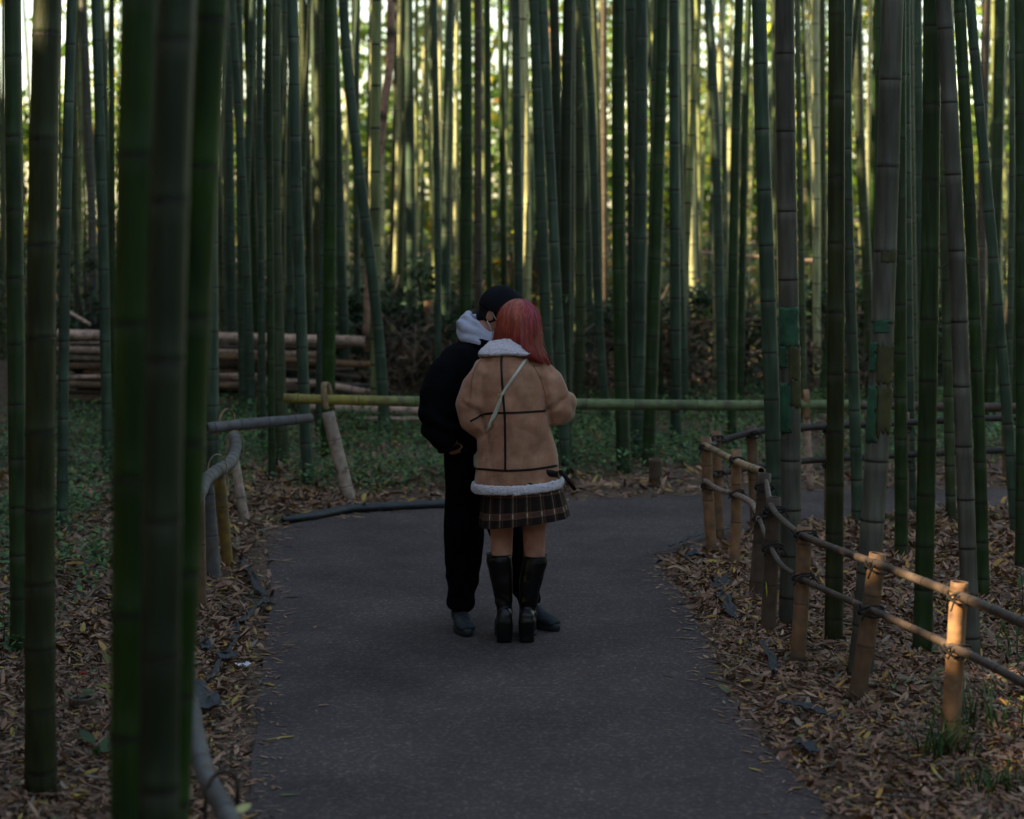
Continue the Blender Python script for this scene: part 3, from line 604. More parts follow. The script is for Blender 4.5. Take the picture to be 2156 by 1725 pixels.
pole_mb(mb, rel([P3(u, v, 14.0+(u-597)*.00055) for u, v in ys], gA), [.034,.037,.039,.039,.038,.037], 'green', nd=.42, ns=20, tones=[(0,'yellow'),(.12,'yellow'),(.25,'green'),(1,'green')], seed=3); mb.build('rail', M['dry'], gA)
def flat_post(top, base, w, Y, parent, tone='pale', seed=0):
    pb, ptp = at(base[0], base[1]+6, Y), at(top[0], top[1], Y); mb = MB()
    pole_mb(mb, rel([pb, ptp], parent), [w/2, w/2*.93], tone, nd=.33, ns=16, seed=seed, hollow=True); return mb.build('post', M['dry'], parent)
flat_post((690,868),(737,1056),.098,13.98,gA,'pale',11)
strap('strap', Vector(P3(690,840,14.02))-gA.location, .046, .115, gA, .045, .006, 'straw', .07, side=Vector((.35,.94,0)).normalized(), lean=-.15)
mb = MB(); pc = Vector(P3(712,985,13.98))-gA.location
for dz in (-.012, 0, .012):
    mb.tube([pc+Vector((.037*math.cos(t), .037*math.sin(t), dz+.01*math.sin(t+dz*90))) for t in np.linspace(0, 6.283, 15)], .004, 6, col=DT['umber'])
mb.tube([pc+Vector((.03,-.03,0)), pc+Vector((.06,-.04,.005)), pc+Vector((.09,-.03,0))], .004, 6, col=DT['brown']); mb.build('binding', M['dry'], gA)
flat_post((1697,862),(1707,1026),.05,14.62,gA,'pink',12)
strap('strap', Vector(P3(1697,852,14.62))-gA.location, .042, .105, gA, .045, .006, 'tan', .1)
gB = empty('guard_rail', (-1.9, 12.97, 0), 'short grey bamboo guard rail with an open sawn end, behind the blurred bamboos', 'guard rail')
mb = MB(); pole_mb(mb, rel([P3(436,902,12.8), P3(520,893,12.93), P3(600,886,13.05), P3(656,881,13.15)], gB), [.037,.036,.034,.032], 'grey', nd=.2, ns=20, seed=4); mb.build('rail', M['dry'], gB)
pb, ptp = at(518,1118,12.97), at(486,915,12.97); mb = MB(); pole_mb(mb, rel([pb, ptp], gB), [.036,.026], 'pale', nd=.9, ns=14, seed=13); mb.build('post', M['dry'], gB)
strap('strap', Vector(P3(476,893,12.9))-gB.location, .056, .095, gB, .024, .005, 'straw', .08, side=Vector((.75,.66,0)).normalized(), lean=.1)
gC = empty('guard_rail', (-1.6, 11.3, 0), 'bent grey bamboo guard rail following the left edge of the path', 'guard rail')
mb = MB(); pole_mb(mb, rel([P3(493,920,12.6),P3(497,938,12.3),P3(493,957,12.0),P3(482,977,11.6),P3(460,991,11.2),P3(435,1010,10.7),P3(420,1040,10.2),P3(396,1075,9.7)], gC),
    [.036,.035,.036,.038,.036,.034,.032], 'grey', nd=.16, ns=20, k=8, seed=14); mb.build('rail', M['dry'], gC)
gE = empty('guard_rail', (-.9, 5.5, 0), 'grey bamboo guard rail slanting out of the lower left corner beside the path', 'guard rail')
mb = MB(); pole_mb(mb, rel([P3(372,1400,6.5),P3(404,1490,6.1),P3(412,1545,5.8),P3(435,1636,5.45),P3(482,1725,5.1),P3(530,1850,4.7),P3(600,2050,4.1)], gE), [.024,.026,.028,.028], 'grey', nd=.21, ns=20, k=8, seed=19); mb.build('rail', M['dry'], gE)
pb, ptp = at(481,1210,11.37), at(463,1006,11.37); mb = MB(); pole_mb(mb, rel([pb, ptp], gC), [.032,.034], 'ochre', nd=.5, ns=16, seed=15); mb.build('post', M['dry'], gC)
mb = MB(); pole_mb(mb, rel([at(452,1230,11.05), at(437,1020,11.05)], gC), [.040,.036], 'grey', nd=.22, ns=16, seed=21); mb.build('post', M['dry'], gC)
mb = MB(); pole_mb(mb, rel([at(422,1312,10.05), at(418,1040,10.05)], gC), [.033,.032], 'brown', nd=.3, ns=16, seed=16); mb.build('post', M['dry'], gC)
strap('strap', Vector(P3(458,990,11.1))-gC.location, .050, .085, gC, .024, .005, 'straw', .09, side=Vector((1,.25,0)).normalized())
strap('strap', Vector(P3(495,932,12.3))-gC.location, .048, .07, gC, .024, .005, 'straw', .08, side=Vector((1,.25,0)).normalized())
mb = MB(); hp = [P3(432,1740,5.3),P3(433,1690,5.3),P3(440,1650,5.3),P3(458,1630,5.3),P3(480,1626,5.3),P3(497,1640,5.3),P3(500,1690,5.3),P3(502,1760,5.3)]
pz = [tuple(Vector(p)) for p in hp]; pz = [(pz[0][0], 5.3, .0)]+pz+[(pz[-1][0], 5.3, .0)]
mb.tube(rel(smooth_pts(pz, 5), gE), .006, 8, col=(.02,.012,.01)); o = mb.build('hoop', M['dry'], gE)
gD = empty('guard_rail', (8.9, 15.2, 0), 'reddish brown weathered guard rail end at the far right', 'guard rail')
gD.location = P3(2000,0,15.0)[0], 15.0, 0
mb = MB(); pole_mb(mb, rel([P3(1805,854,14.9), P3(2100,858,15.1), P3(2260,860,15.2)], gD), [.03,.034,.034], 'umber', nd=.3, seed=17); mb.build('rail', M['dry'], gD)
for u in (1830, 2118):
    mb = MB(); pole_mb(mb, rel([at(u,1022,15.05), at(u-3,868,15.05)], gD), [.026,.026], 'brown', nd=.3, seed=u); mb.build('post', M['dry'], gD)

# ------------------------------------------------------------------ stacked cut bamboo
logs = [(120,704,769,719,22,19.6,'pink','thick pale pole lying uppermost on the log pile'),(330,709,735,712,12,19.75,'pink','thin pale pole just behind the uppermost one'),
 (120,736,700,748,15,19.7,'pink','long pole second from the top of the pile'),(300,744,784,769,15,19.6,'tan','pole sloping down right and reaching furthest right in the upper pile'),
 (120,752,640,772,12,19.75,'brushed','brownish pole third from the top of the pile'),(120,771,420,776,16,19.7,'brown','short thick brown pole low in the left half of the pile'),
 (440,781,745,779,9,19.85,'brushed','slender grey pole in the middle of the pile'),(480,768,760,796,9,19.6,'umber','dark slender pole sloping across the middle of the pile'),
 (120,795,560,790,10,19.65,'pink','slender pale pole at mid height of the left pile'),(430,789,700,806,12,19.6,'pink','pale pole sloping down behind the hooked post'),
 (120,809,520,812,16,19.6,'brown','pinkish brown pole at mid height of the pile'),(400,817,780,824,11,19.65,'brushed','slender grey pole low in the pile'),
 (640,806,770,826,16,19.5,'pink','short pale pole behind the vivid green bamboo'),(120,826,620,832,12,19.75,'umber','dark pole low in the pile'),
 (120,840,460,838,20,19.7,'brown','thick brown pole near the bottom left of the pile'),(380,848,660,846,20,19.6,'brown','thick brown pole near the bottom of the pile, right of the blurred bamboos'),
 (120,862,520,858,20,19.6,'umber','thick dark pole lying on the ground at the bottom of the pile'),(470,866,700,864,14,19.7,'umber','dark pole on the ground at the bottom right of the pile'),
 (700,817,785,811,9,19.75,'grey','grey stick end poking out at the right of the pile'),(660,831,800,836,10,19.8,'brushed','brushed brown stick low at the right of the pile'),
 (640,858,905,866,18,18.7,'pink','long pinkish pole on the ground below the yellow rail end'),(770,882,1010,885,10,18.2,'pink','thin pinkish pole on the ground in front of the log pile, left of the man')]
for i, (u0,v0,u1,v1,w,Y,tn,lb) in enumerate(logs):
    a_, b_ = Vector(P3(u0,v0,Y+.05)), Vector(P3(u1,v1,Y-.05)); c_ = (a_+b_)/2; mb = MB()
    pole_mb(mb, [tuple(a_-c_), tuple(Vector((0,0,random.uniform(-.015,.015)))), tuple(b_-c_)], [w*Y/F/2*.95, w*Y/F/2], tn, nd=.33, ns=12, seed=100+i)
    o = mb.build('cut_bamboo_pole', M['dry']); o.location = c_; tag(o, lb, 'bamboo pole', 'cut bamboo poles stacked at the left')
for i in range(20):
    v0 = 724+i*7.4; u0 = 120+(i*137 % 260); u1 = 560+(i*83 % 210); a_, b_ = Vector(P3(u0, v0, 20.0-(i % 3)*.12)), Vector(P3(u1, v0+random.uniform(-10,14), 19.95-(i % 3)*.12)); c_ = (a_+b_)/2; mb = MB()
    pole_mb(mb, [tuple(a_-c_), (0,0,.01), tuple(b_-c_)], [.018+.007*(i % 3),.015+.007*(i % 3)], ['brushed','pink','umber','brown','dark'][i % 5], nd=.33, ns=10, seed=200+i); o = mb.build('cut_bamboo_pole', M['dry']); o.location = c_
    tag(o, 'thin pole wedged between the thicker poles of the log pile', 'bamboo pole', 'thin poles filling the log pile')
for i, (u, v0, v1, w, tn, lb) in enumerate([(560,700,880,9,'umber','dark upright stake holding the log pile in its right half'),(300,700,880,9,'umber','dark upright stake holding the log pile behind the blurred bamboos')]):
    mb = MB(); pole_mb(mb, [P3(u,v1,20.0), P3(u+4,v0-20,20.0)], [.025,.022], tn, seed=300+i); tag(mb.build('wooden_stake', M['dry']), lb, 'stake')
for u0,v0,u1,v1,w,Y,tn,lb in [(1455,681,1850,659,9,22,'brown','long brown pole fallen among the bamboos right of centre'),(1440,690,1650,683,6,21.6,'umber','dark thin pole fallen just under a longer brown one'),
                              (1690,734,1760,748,5,20.5,'brown','short twig like pole caught between the taped bamboos'),(1440,529,1760,553,7,25,'pink','pinkish pole lying level far back right of centre'),
                              (140,655,190,684,8,20,'pink','short pale pole slanting above the left end of the log pile'),(520,588,690,580,8,24,'pink','pale pole lying far back above the log pile')]:
    a_, b_ = Vector(P3(u0,v0,Y)), Vector(P3(u1,v1,Y)); mb = MB(); pole_mb(mb, [tuple(a_), tuple(b_)], [w*Y/F/2], tn, nd=.3, ns=10, seed=int(u0)); tag(mb.build('fallen_pole', M['dry']), lb, 'bamboo pole')
def stump(u, vt, vb, w, tone, label, name='bamboo_stump'):
    Y = gy(vb); mb = MB(); pole_mb(mb, [P3(u, vb+6, Y), P3(u-1, vt, Y)], [w*Y/F/2*1.05, w*Y/F/2], tone, nd=.11, ns=18, seed=int(u), hollow=True); tag(mb.build(name, M['dry']), label, 'stump')
stump(1381,966,1026,29,'umber','short brown cut bamboo stump on the litter beyond the path')
stump(174,1468,1512,54,'umber','short brown cut stump among leaves at lower left','bamboo_stump')
Ys = 21.5; mb = MB(); pole_mb(mb, [P3(902,760,Ys), P3(902,634,Ys)], [.05,.048], 'brown', nd=.5, seed=77); tag(mb.build('wooden_stake', M['dry']), 'rusty brown stake standing in the dark shrubs left of the man', 'stake')

# ------------------------------------------------------------------ black sheet edging, litter
def strip(ctrl, w, label, tilt=.4, name='plastic_strip', crum=.012, m='plastic', th=.003):
    P = smooth_pts([(*gp(u, v), 0) for u, v in ctrl], 8); n = len(P); rnd = random.Random(int(ctrl[0][0])); R = []
    w = w if hasattr(w, '__len__') else [w, w]; ww = np.interp(np.linspace(0, 1, n), np.linspace(0, 1, len(w)), w); ph = rnd.random()*6
    for i in range(n):
        t = P[min(i+1, n-1)]-P[max(i-1, 0)]; t = Vector(t).normalized(); s = Vector((-t.y, t.x, 0)); row = []
        for j in range(5):
            q = (j/4-.5); an = tilt*math.sin(i*.37+ph)+.2
            wv = ww[i]*(1+.2*rnd.uniform(-1, 1)); h = abs(q*wv)*math.sin(an)*(1 if q > 0 else .4)+crum*abs(math.sin(i*.9+j*1.3+ph))+.036
            row.append(Vector((P[i][0], P[i][1], 0))+s*(q*wv*math.cos(an))+Vector((0, 0, h)))
        R.append(row)
    o = P[n//2]; zg = float(ground_z(np.array([o[0]]), np.array([o[1]]))[0])
    vs = [p+Vector((-o[0], -o[1], 0)) for r in R for p in r]; fs = [(i*5+j, i*5+j+1, (i+1)*5+j+1, (i+1)*5+j) for i in range(n-1) for j in range(4)]
    mb = MB(); mb.add(vs, fs); ob = mb.build(name, M[m], colattr=False); ob.location = (o[0], o[1], max(zg, 0)); md = ob.modifiers.new('t', 'SOLIDIFY'); md.thickness = th
    return tag(ob, label, 'plastic strip')
mb = MB(); ep = [(594,1103),(620,1101),(660,1095),(700,1087),(740,1080),(790,1077),(860,1073),(940,1070),(1010,1067)]
ep3 = smooth_pts([(*gp(u, v), .03) for u, v in ep], 6); nE = len(ep3)
mb.tube(ep3, [(.012+.018*min(1, i/12)+.004*math.sin(i*1.7), .022+.016*min(1, i/12)) for i in range(nE)], 10, up=(0,0,1))
tag(mb.build('path_edging', M['plastic'], colattr=False), 'black plastic edging tube along the far left curve of the path', 'edging')
strip([(510,1192),(528,1226),(546,1258),(562,1275)], [.05,.06,.03], 'torn grey black strip at the left path edge, furthest of them', .8)
strip([(556,1278),(548,1298),(522,1316),(500,1336),(492,1352)], [.07,.04,.06], 'curled torn black strip left of the path, beside the first one', 1.0)
strip([(498,1362),(490,1382),(478,1402)], [.03,.02], 'thin black strip scrap running down the left litter', .5)
strip([(470,1398),(480,1412)], [.08,.09], 'small square black scrap on the left litter', .2)
strip([(428,1376),(434,1395)], [.05,.05], 'little grey black scrap touching the blurred bamboos', .4)
strip([(464,1412),(452,1440),(438,1460)], [.03,.025], 'narrow twisted black strip left of the white scrap', .8)
strip([(404,1462),(420,1480),(424,1500),(436,1518)], [.05,.10,.13], 'broad dark blue black scrap above the near end of the rail', .5)
strip([(1408,1166),(1440,1153),(1486,1137),(1535,1126)], [.015,.04,.05], 'straight black strip along the inner bend of the path', .2)
strip([(1438,1192),(1470,1190),(1500,1188)], [.02,.10,.04], 'black triangular scrap standing in leaves left of the fence', .9)
strip([(1512,1238),(1522,1270),(1532,1300),(1552,1322)], [.10,.10,.03], 'broad torn grey black strip left of the dark fence posts', 1.0)
strip([(1603,1378),(1618,1402),(1626,1424),(1630,1442)], [.03,.06,.03], 'curved grey black strip at the foot of the fence', .8)
strip([(1640,1505),(1700,1520),(1760,1542)], [.03,.05,.02], 'long dark strip half buried in leaves below the fence', .3)
strip([(1688,1585),(1700,1600),(1715,1612)], [.07,.05], 'small grey scrap in the leaves near the lower right path edge', .5)
o = strip([(498,1424),(510,1422),(522,1426)], [.03,.035], 'small crumpled white paper scrap on the left litter', .7, 'paper_scrap', m='white'); o['category'] = 'paper'
o = strip([(170,1447),(180,1449)], [.03,.03], 'small red scrap among the leaves at lower left', .7, 'plastic_scrap', m='red'); o['category'] = 'scrap'

# ------------------------------------------------------------------ plants
GC = [(.11,.25,.085,5),(.05,.13,.055,4),(.15,.26,.08,2),(.20,.22,.04,.35),(.05,.09,.05,2),(.3,.2,.03,.12)]
def cover(n, x0, x1, y0, y1, dens, hmax=.2, s=(.025,.06)):
    x = RS.uniform(x0, x1, n); y = RS.uniform(y0, y1, n); d = dist(x, y); ins = inside(x, y)
    keep = ~ins & (RS.rand(n) < dens(x, y, d)*np.clip((vnoise(x, y, 1.6, 11)-.22)*3, .05, 1)); x, y = x[keep], y[keep]; m = len(x)
    z = ground_z(x, y)+RS.rand(m)**1.3*hmax*(.5+vnoise(x, y, 2.2, 5)); L = RS.uniform(*s, m)
    return leaves(np.stack([x,y,z],1), L, L*RS.uniform(.35,.6,m), RS.uniform(0,6.28,m), RS.normal(.1,.45,m), RS.normal(0,.4,m), pick(GC, m, .35), RS.uniform(-.1,.25,m), simple=True)
gcv = [cover(95000,-6.5,0,12.3,20.5,lambda x,y,d: np.clip((d-.45)/.7,0,1)*np.clip((y-12.3)/1.6,0,1)*.9),
       cover(110000,-.5,9,15.0,21.5,lambda x,y,d: np.clip((d-.75)/.7,0,1)),
       cover(30000,-5.5,-2.2,8.8,13.5,lambda x,y,d: .95*np.clip((y-8.2)/2.8,0,1),.15),
       cover(2500,.8,4.6,6.5,12,lambda x,y,d: .22*np.clip(d,0,1),.08)]
v, f, c = join_parts(gcv)
tag(mesh_obj('ground_cover', v, f, M['green'], col=c, smooth=False), 'low green ground cover plants between the bamboos', 'ground cover', kind='stuff')

SH = [(.03,.08,.04,5),(.05,.11,.055,4),(.08,.15,.09,2),(.09,.12,.03,.5),(.012,.03,.015,3)]
def shrub(u, Y, wid, hgt, nl, pal, label, cat='shrub', ls=(.07,.14), name='shrub', dep=None, group=None, mtl='green', twigcol=(.06,.045,.03), lo=.1):
    x0 = (u-UC)*Y/F; root = empty(name, (x0, Y, 0), label, cat, group); dep = dep or wid*.6; rnd = random.Random(int(u*3+Y))
    mb = MB(); tips = []
    for k in range(9):
        a_ = rnd.uniform(0, 6.28); e = Vector((math.cos(a_)*wid*.45*rnd.uniform(.2,1), math.sin(a_)*dep*.45*rnd.uniform(.2,1), hgt*rnd.uniform(.5,.98)))
        pts = [(0+.05*math.cos(a_), .05*math.sin(a_), -.03), (e.x*.35, e.y*.35, e.z*.5), tuple(e)]
        mb.tube(smooth_pts(pts, 4), [.012*hgt+.002*(8-i) *hgt for i in range(9)], 6, col=twigcol); tips.append(e)
    mb.build('stem', M['bark'], root, colattr=False)
    # clustered leaves: sub clumps spread in an uneven dome
    nc = max(14, nl//45); cl = []
    for k in range(nc):
        a_ = rnd.uniform(0, 6.28); rr = math.sqrt(rnd.random()); hz = rnd.uniform(lo, 1)
        dome = math.sqrt(max(0, 1-(hz*.85)**2)); cl.append((math.cos(a_)*rr*wid/2*dome*1.15, math.sin(a_)*rr*dep/2*dome, hz*hgt*(1-.25*rr)*rnd.uniform(.85,1.1)))
    cl = np.array(cl); id_ = RS.randint(0, nc, nl); P = cl[id_]+RS.normal(0, 1, (nl, 3))*np.array([.13, .13, .10])*wid*.55; P[:, 2] = np.maximum(P[:, 2], .03)
    L = RS.uniform(*ls, nl); cc = pick(pal, nl, .3)*(1+.35*np.sin(id_*1.7))[:, None]
    v, f, c = leaves(P, L, L*RS.uniform(.35,.5,nl), RS.uniform(0,6.28,nl), RS.normal(-.1,.5,nl), RS.normal(0,.5,nl), cc, .08, simple=nl > 900)
    mesh_obj('foliage', v, f, M[mtl], root, c, smooth=False); return root
for args in [(190,20.6,1.3,1.5,1500,SH,'dark leafy shrub behind the left end of the log pile'),(330,21.5,1.5,1.3,900,SH,'dark leafy shrub behind the blurred bamboos'),
             (560,21.2,1.1,1.15,1100,SH,'low dark shrub behind the log pile, left of the vivid green bamboo'),(660,22,1.3,1.35,1300,SH,'dark leafy shrub above the right half of the log pile'),
             (790,21.5,1.3,1.5,1900,SH,'broad glossy leaved shrub above the right end of the log pile'),(900,22,1.5,1.45,2100,SH,'dense dark shrub around the rusty stake'),
             (985,21.0,1.2,1.2,1500,SH,'dark shrub immediately left of the man’s head and hood'),(1240,21.6,1.3,1.3,1500,SH,'dark shrub just right of the red hair'),
             (1330,22.5,1.2,1.3,1100,SH,'shrub behind the broad blue grey bamboo pair'),(1440,22.5,1.3,1.3,1200,SH,'shrub behind the right brush heap'),
             (1560,22.3,1.5,1.2,1300,SH,'shrub behind the fence corner'),(1700,22,1.3,1.35,1200,SH,'shrub behind the two taped bamboos'),
             (1800,22.8,1.4,1.7,1300,SH,'taller shrub with yellowish tips behind the thick taped bamboo'),(1950,22,1.5,1.3,1200,SH,'shrub behind the broad dark green bamboo at right'),
             (2110,21.5,1.6,1.4,1200,SH,'shrub at the right frame edge behind the leaning bamboo')]:
    shrub(*args)
YS = [(.20,.20,.02,3),(.28,.22,.02,2),(.10,.15,.03,2),(.30,.15,.02,1)]
shrub(1105,24.5,1.3,2.0,700,YS,'yellow leaved shrub above the couple, between grey bamboos')
shrub(975,24,.8,1.75,350,YS,'small yellowish shrub left of the black cap')
shrub(1015,26,1.2,1.7,400,YS,'yellow brown shrub behind the dark green bamboo')
# undergrowth that reads as one mass behind the shrubs
n = 90000; x = RS.uniform(-15, 15, n); y = 21.5+RS.rand(n)**1.25*34; hm = .5+1.1*vnoise(x, y, .6, 21); z = RS.rand(n)**.8*hm*(1+(y-21.5)*.012)
keep = np.abs(x) < .29*y+.5; x, y, z = x[keep], y[keep], z[keep]; n = len(x); L = RS.uniform(.05,.13,n)*(1+(y-21)/22)
UG = [(.025,.055,.02,4),(.05,.08,.025,3),(.09,.10,.02,1.2),(.13,.08,.03,1.0),(.16,.14,.02,.5)]
v, f, c = leaves(np.stack([x,y,z],1), L, L*.45, RS.uniform(0,6.28,n), RS.normal(0,.5,n), RS.normal(0,.5,n), pick(UG, n, .4), simple=True)
tag(mesh_obj('undergrowth', v, f, M['green'], col=c, smooth=False), 'dense leafy undergrowth filling the rear of the bamboo grove', 'undergrowth', kind='stuff')

# dry brush heaps
def brush(u, Y, wid, hgt, label, nl=1500, nt=120):
    x0 = (u-UC)*Y/F; root = empty('brush_heap', (x0, Y, 0), label, 'brush heap'); rnd = random.Random(int(u))
    mb = MB()
    for k in range(nt):
        a_ = Vector((rnd.uniform(-.5,.5)*wid, rnd.uniform(-.3,.3), rnd.uniform(.0,.9)*hgt)); d = Vector((rnd.uniform(-1,1), rnd.uniform(-.4,.4), rnd.uniform(-.6,.8))).normalized()*rnd.uniform(.2,.6)
        mid = a_+d*.5+Vector((0,0,rnd.uniform(-.06,.06))); mb.tube(smooth_pts([tuple(a_), tuple(mid), tuple(a_+d)], 3), rnd.uniform(.002,.006), 5, col=random.choice([DT['brown'], DT['umber'], DT['umber'], DT['dark'], DT['brushed']]))
    mb.build('twigs', M['dry'], root)
    nl = int(nl*.4); hgt *= .8; P = np.stack([RS.normal(0,.30,nl)*wid, RS.normal(0,.22,nl), RS.rand(nl)**1.5*hgt], 1); P[:, 2] *= np.clip(1.15-(P[:, 0]/wid*1.6)**2, .15, 1)
    L = RS.uniform(.05,.14,nl); BP = [(.16,.095,.06,3),(.11,.065,.04,4),(.06,.04,.028,3),(.22,.14,.09,1.2),(.3,.17,.08,.3)]
    v, f, c = leaves(P, L, L*.28, RS.uniform(0,6.28,nl), RS.normal(-.5,.6,nl), RS.normal(0,.6,nl), pick(BP, nl, .3), .2)
    mesh_obj('dead_leaves', v, f, M['leaf'], root, c, smooth=False)
brush(900,20.6,1.3,1.0,'heap of dark brown dead leaves and twigs left of the man',2600)
brush(830,20.3,.7,.85,'smaller heap of dry twigs at the right end of the log pile',900,70)
brush(1450,20.6,1.2,1.25,'tall heap of dead brown leaves behind the long green rail',2600)
brush(1330,20.9,1.0,.9,'dark heap of dead twigs behind the broad bamboo pair',1500)
brush(1240,20.4,.6,.8,'dark twig heap just right of the brown jacket',900,60)
brush(1715,20.4,.8,.9,'heap of curled dead leaves between the taped bamboos',1200,50)
brush(1840,20.2,.9,.8,'dead leaf heap behind the thick grey taped bamboo',1100,50)
brush(480,20.8,.8,.9,'dark twig heap behind the log pile beside the blurred bamboos',800,80)

def tuft(name, x, y, n, L, label, cat, spread=.06, col=(.035,.08,.02)):
    rnd = random.Random(int(x*100+y*10)); mb = MB(); zg = float(ground_z(np.array([x]), np.array([y]))[0])
    for k in range(n):
        a_ = rnd.uniform(0, 6.28); l = L*rnd.uniform(.5,1); b = Vector((rnd.gauss(0, spread), rnd.gauss(0, spread*.6), 0)); d = Vector((math.cos(a_), math.sin(a_), 0)); lean = rnd.uniform(.2,.9)
        pts = [b+d*(l*lean*t*t)+Vector((0,0,l*(t-.45*lean*t*t))) for t in (0,.3,.6,.85,1)]; sd = Vector((-d.y, d.x, 0)); ws = [.003,.004,.0033,.002,.0004]
        vs = []; 
        for p, w in zip(pts, ws): vs += [p-sd*w, p+sd*w]
        c_ = tuple(np.array(col)*rnd.uniform(.5,1.7)); mb.add(vs, [(2*i, 2*i+1, 2*i+3, 2*i+2) for i in range(4)], c_)
    o = mb.build(name, M['green']); o.location = (x, y, zg); return tag(o, label, cat)
x, y = gp(1975,1620); tuft('grass_tuft', x, y, 48, .25, 'grass tuft at the foot of the nearest lit fence post', 'grass', .05)
x, y = gp(2070,1560); tuft('grass_tuft', x, y, 30, .3, 'loose grass blades right of the nearest fence post', 'grass', .08)
x, y = gp(2120,1680); tuft('grass_tuft', x, y, 80, .14, 'low dark green grass patch in the lower right corner', 'grass', .08)
x, y = gp(2130,1400); tuft('grass_tuft', x, y, 20, .35, 'long grass blades near the right frame edge', 'grass', .1)
def seedling(u, v, n, L, h, label, Y=None, col=(.05,.12,.03)):
    Y = Y or gy(v); x0 = (u-UC)*Y/F; zg = float(ground_z(np.array([x0]), np.array([Y]))[0]); root = empty('seedling', (x0, Y, zg), label, 'seedling'); rnd = random.Random(int(u+v)); mb = MB()
    mb.tube([(0,0,-.02),(.01,0,h*.5),(0,.01,h)], [.004,.003,.002], 6); mb.build('stem', M['bark'], root, colattr=False)
    yaw = np.array([rnd.uniform(0,6.28) for _ in range(n)]); P = np.array([[0.01*math.cos(a_), .01*math.sin(a_), h*rnd.uniform(.35,1)] for a_ in yaw]); LL = np.array([L*rnd.uniform(.7,1.1) for _ in range(n)])
    vv, ff, cc = leaves(P, LL, LL*.42, yaw, RS.normal(.1,.3,n), RS.normal(0,.25,n), np.array([col]*n)*RS.uniform(.6,1.6,(n,1)), .06); mesh_obj('foliage', vv, ff, M['green'], root, cc, smooth=False)
seedling(5,1375,9,.10,.22,'green broad leaved seedling at the left frame edge')
seedling(205,1622,7,.10,.10,'small green seedling left of the vivid green blurred bamboo')
seedling(160,1530,4,.07,.12,'small dark seedling beside the brown cut stump')
seedling(2150,1300,7,.10,.22,'green seedling at the right frame edge below the rails')
seedling(240,1560,4,.09,.26,'slender seedling with a drooping yellow leaf by the blurred bamboos', col=(.16,.15,.02))
def one_leaf(p, L, W_, yaw, pitch, roll, col, label):
    vv, ff, cc = leaves(np.array([[0,0,0]], float), np.array([L]), np.array([W_]), np.array([yaw]), np.array([pitch]), np.array([roll]), np.array([col]), .06)
    o = mesh_obj('leaf', vv, ff, M['leaf'], col=cc, smooth=False); o.location = p; tag(o, label, 'leaf')
one_leaf(at(1612,1222,9.58), .085, .045, 0, -1.5, .3, (.42,.42,.06), 'single yellow leaf stuck on a dark fence post')
one_leaf(at(492,1712,5.25), .055, .045, .6, .3, .2, (.55,.5,.2), 'pale yellow leaf beside the wire hoop')
mb = MB(); mb.tube(smooth_pts([(*gp(30,1692), .03), (*gp(120,1694), .035), (*gp(235,1688), .02)], 5), .006, 7, col=DT['brown']); tag(mb.build('stick', M['dry']), 'long thin stick lying at the foot of the thick left bamboo', 'stick')
mb = MB(); mb.ball((0,0,0), (.26,.12,.028), n=24, m=12); o = mb.build('moss', M['moss'], colattr=False); o.location = (*gp(560,1096), .0); tag(o, 'mossy green hump beside the edging at the far left path curve', 'moss', kind='stuff')

# ------------------------------------------------------------------ sunlit trees and bushes beyond the grove
TP = [(.11,.20,.03,4),(.07,.15,.03,3),(.22,.27,.04,2.4),(.34,.28,.04,.6),(.32,.14,.03,.12)]
def tree(x, y, hgt, wid, nl, label, ls=(.22,.42), trunk=.12, pal=TP, lo=.25):
    root = empty('tree', (x, y, 0), label, 'tree', 'sunlit trees beyond the bamboo grove'); rnd = random.Random(int(x*50+y)); mb = MB()
    mb.tube(smooth_pts([(0,0,-.1),(rnd.uniform(-.1,.1),0,hgt*.35),(rnd.uniform(-.3,.3),0,hgt*.75)], 4), [trunk-.008*i for i in range(9)], 8)
    for k in range(7):
        a_ = rnd.uniform(0,6.28); z0 = hgt*rnd.uniform(.2,.6); mb.tube([(0,0,z0),(math.cos(a_)*wid*.22, math.sin(a_)*wid*.22, z0+hgt*.12),(math.cos(a_)*wid*.42, math.sin(a_)*wid*.42, z0+hgt*rnd.uniform(.15,.35))], [trunk*.4,trunk*.25,.01], 6)
    mb.build('trunk', M['bark'], root, colattr=False)
    nc = 26; cl = []
    for k in range(nc):
        a_ = rnd.uniform(0,6.28); rr = math.sqrt(rnd.random()); hz = rnd.uniform(lo, 1); w_ = math.sin(math.pi*min(1, .15+hz*.8)); cl.append((math.cos(a_)*rr*wid/2*w_, math.sin(a_)*rr*wid/2*w_, hz*hgt))
    cl = np.array(cl); id_ = RS.randint(0, nc, nl); P = cl[id_]+RS.normal(0, 1, (nl, 3))*np.array([.13,.13,.09])*wid
    P[:, 2] = np.maximum(P[:, 2], .1); L = RS.uniform(*ls, nl); cc = pick(pal, nl, .35)*(1+.3*np.sin(id_*2.1))[:, None]
    v, f, c = leaves(P, L, L*.5, RS.uniform(0,6.28,nl), RS.normal(-.2,.5,nl), RS.normal(0,.6,nl), cc, simple=True); mesh_obj('crown', v, f, M['green'], root, c, smooth=False)
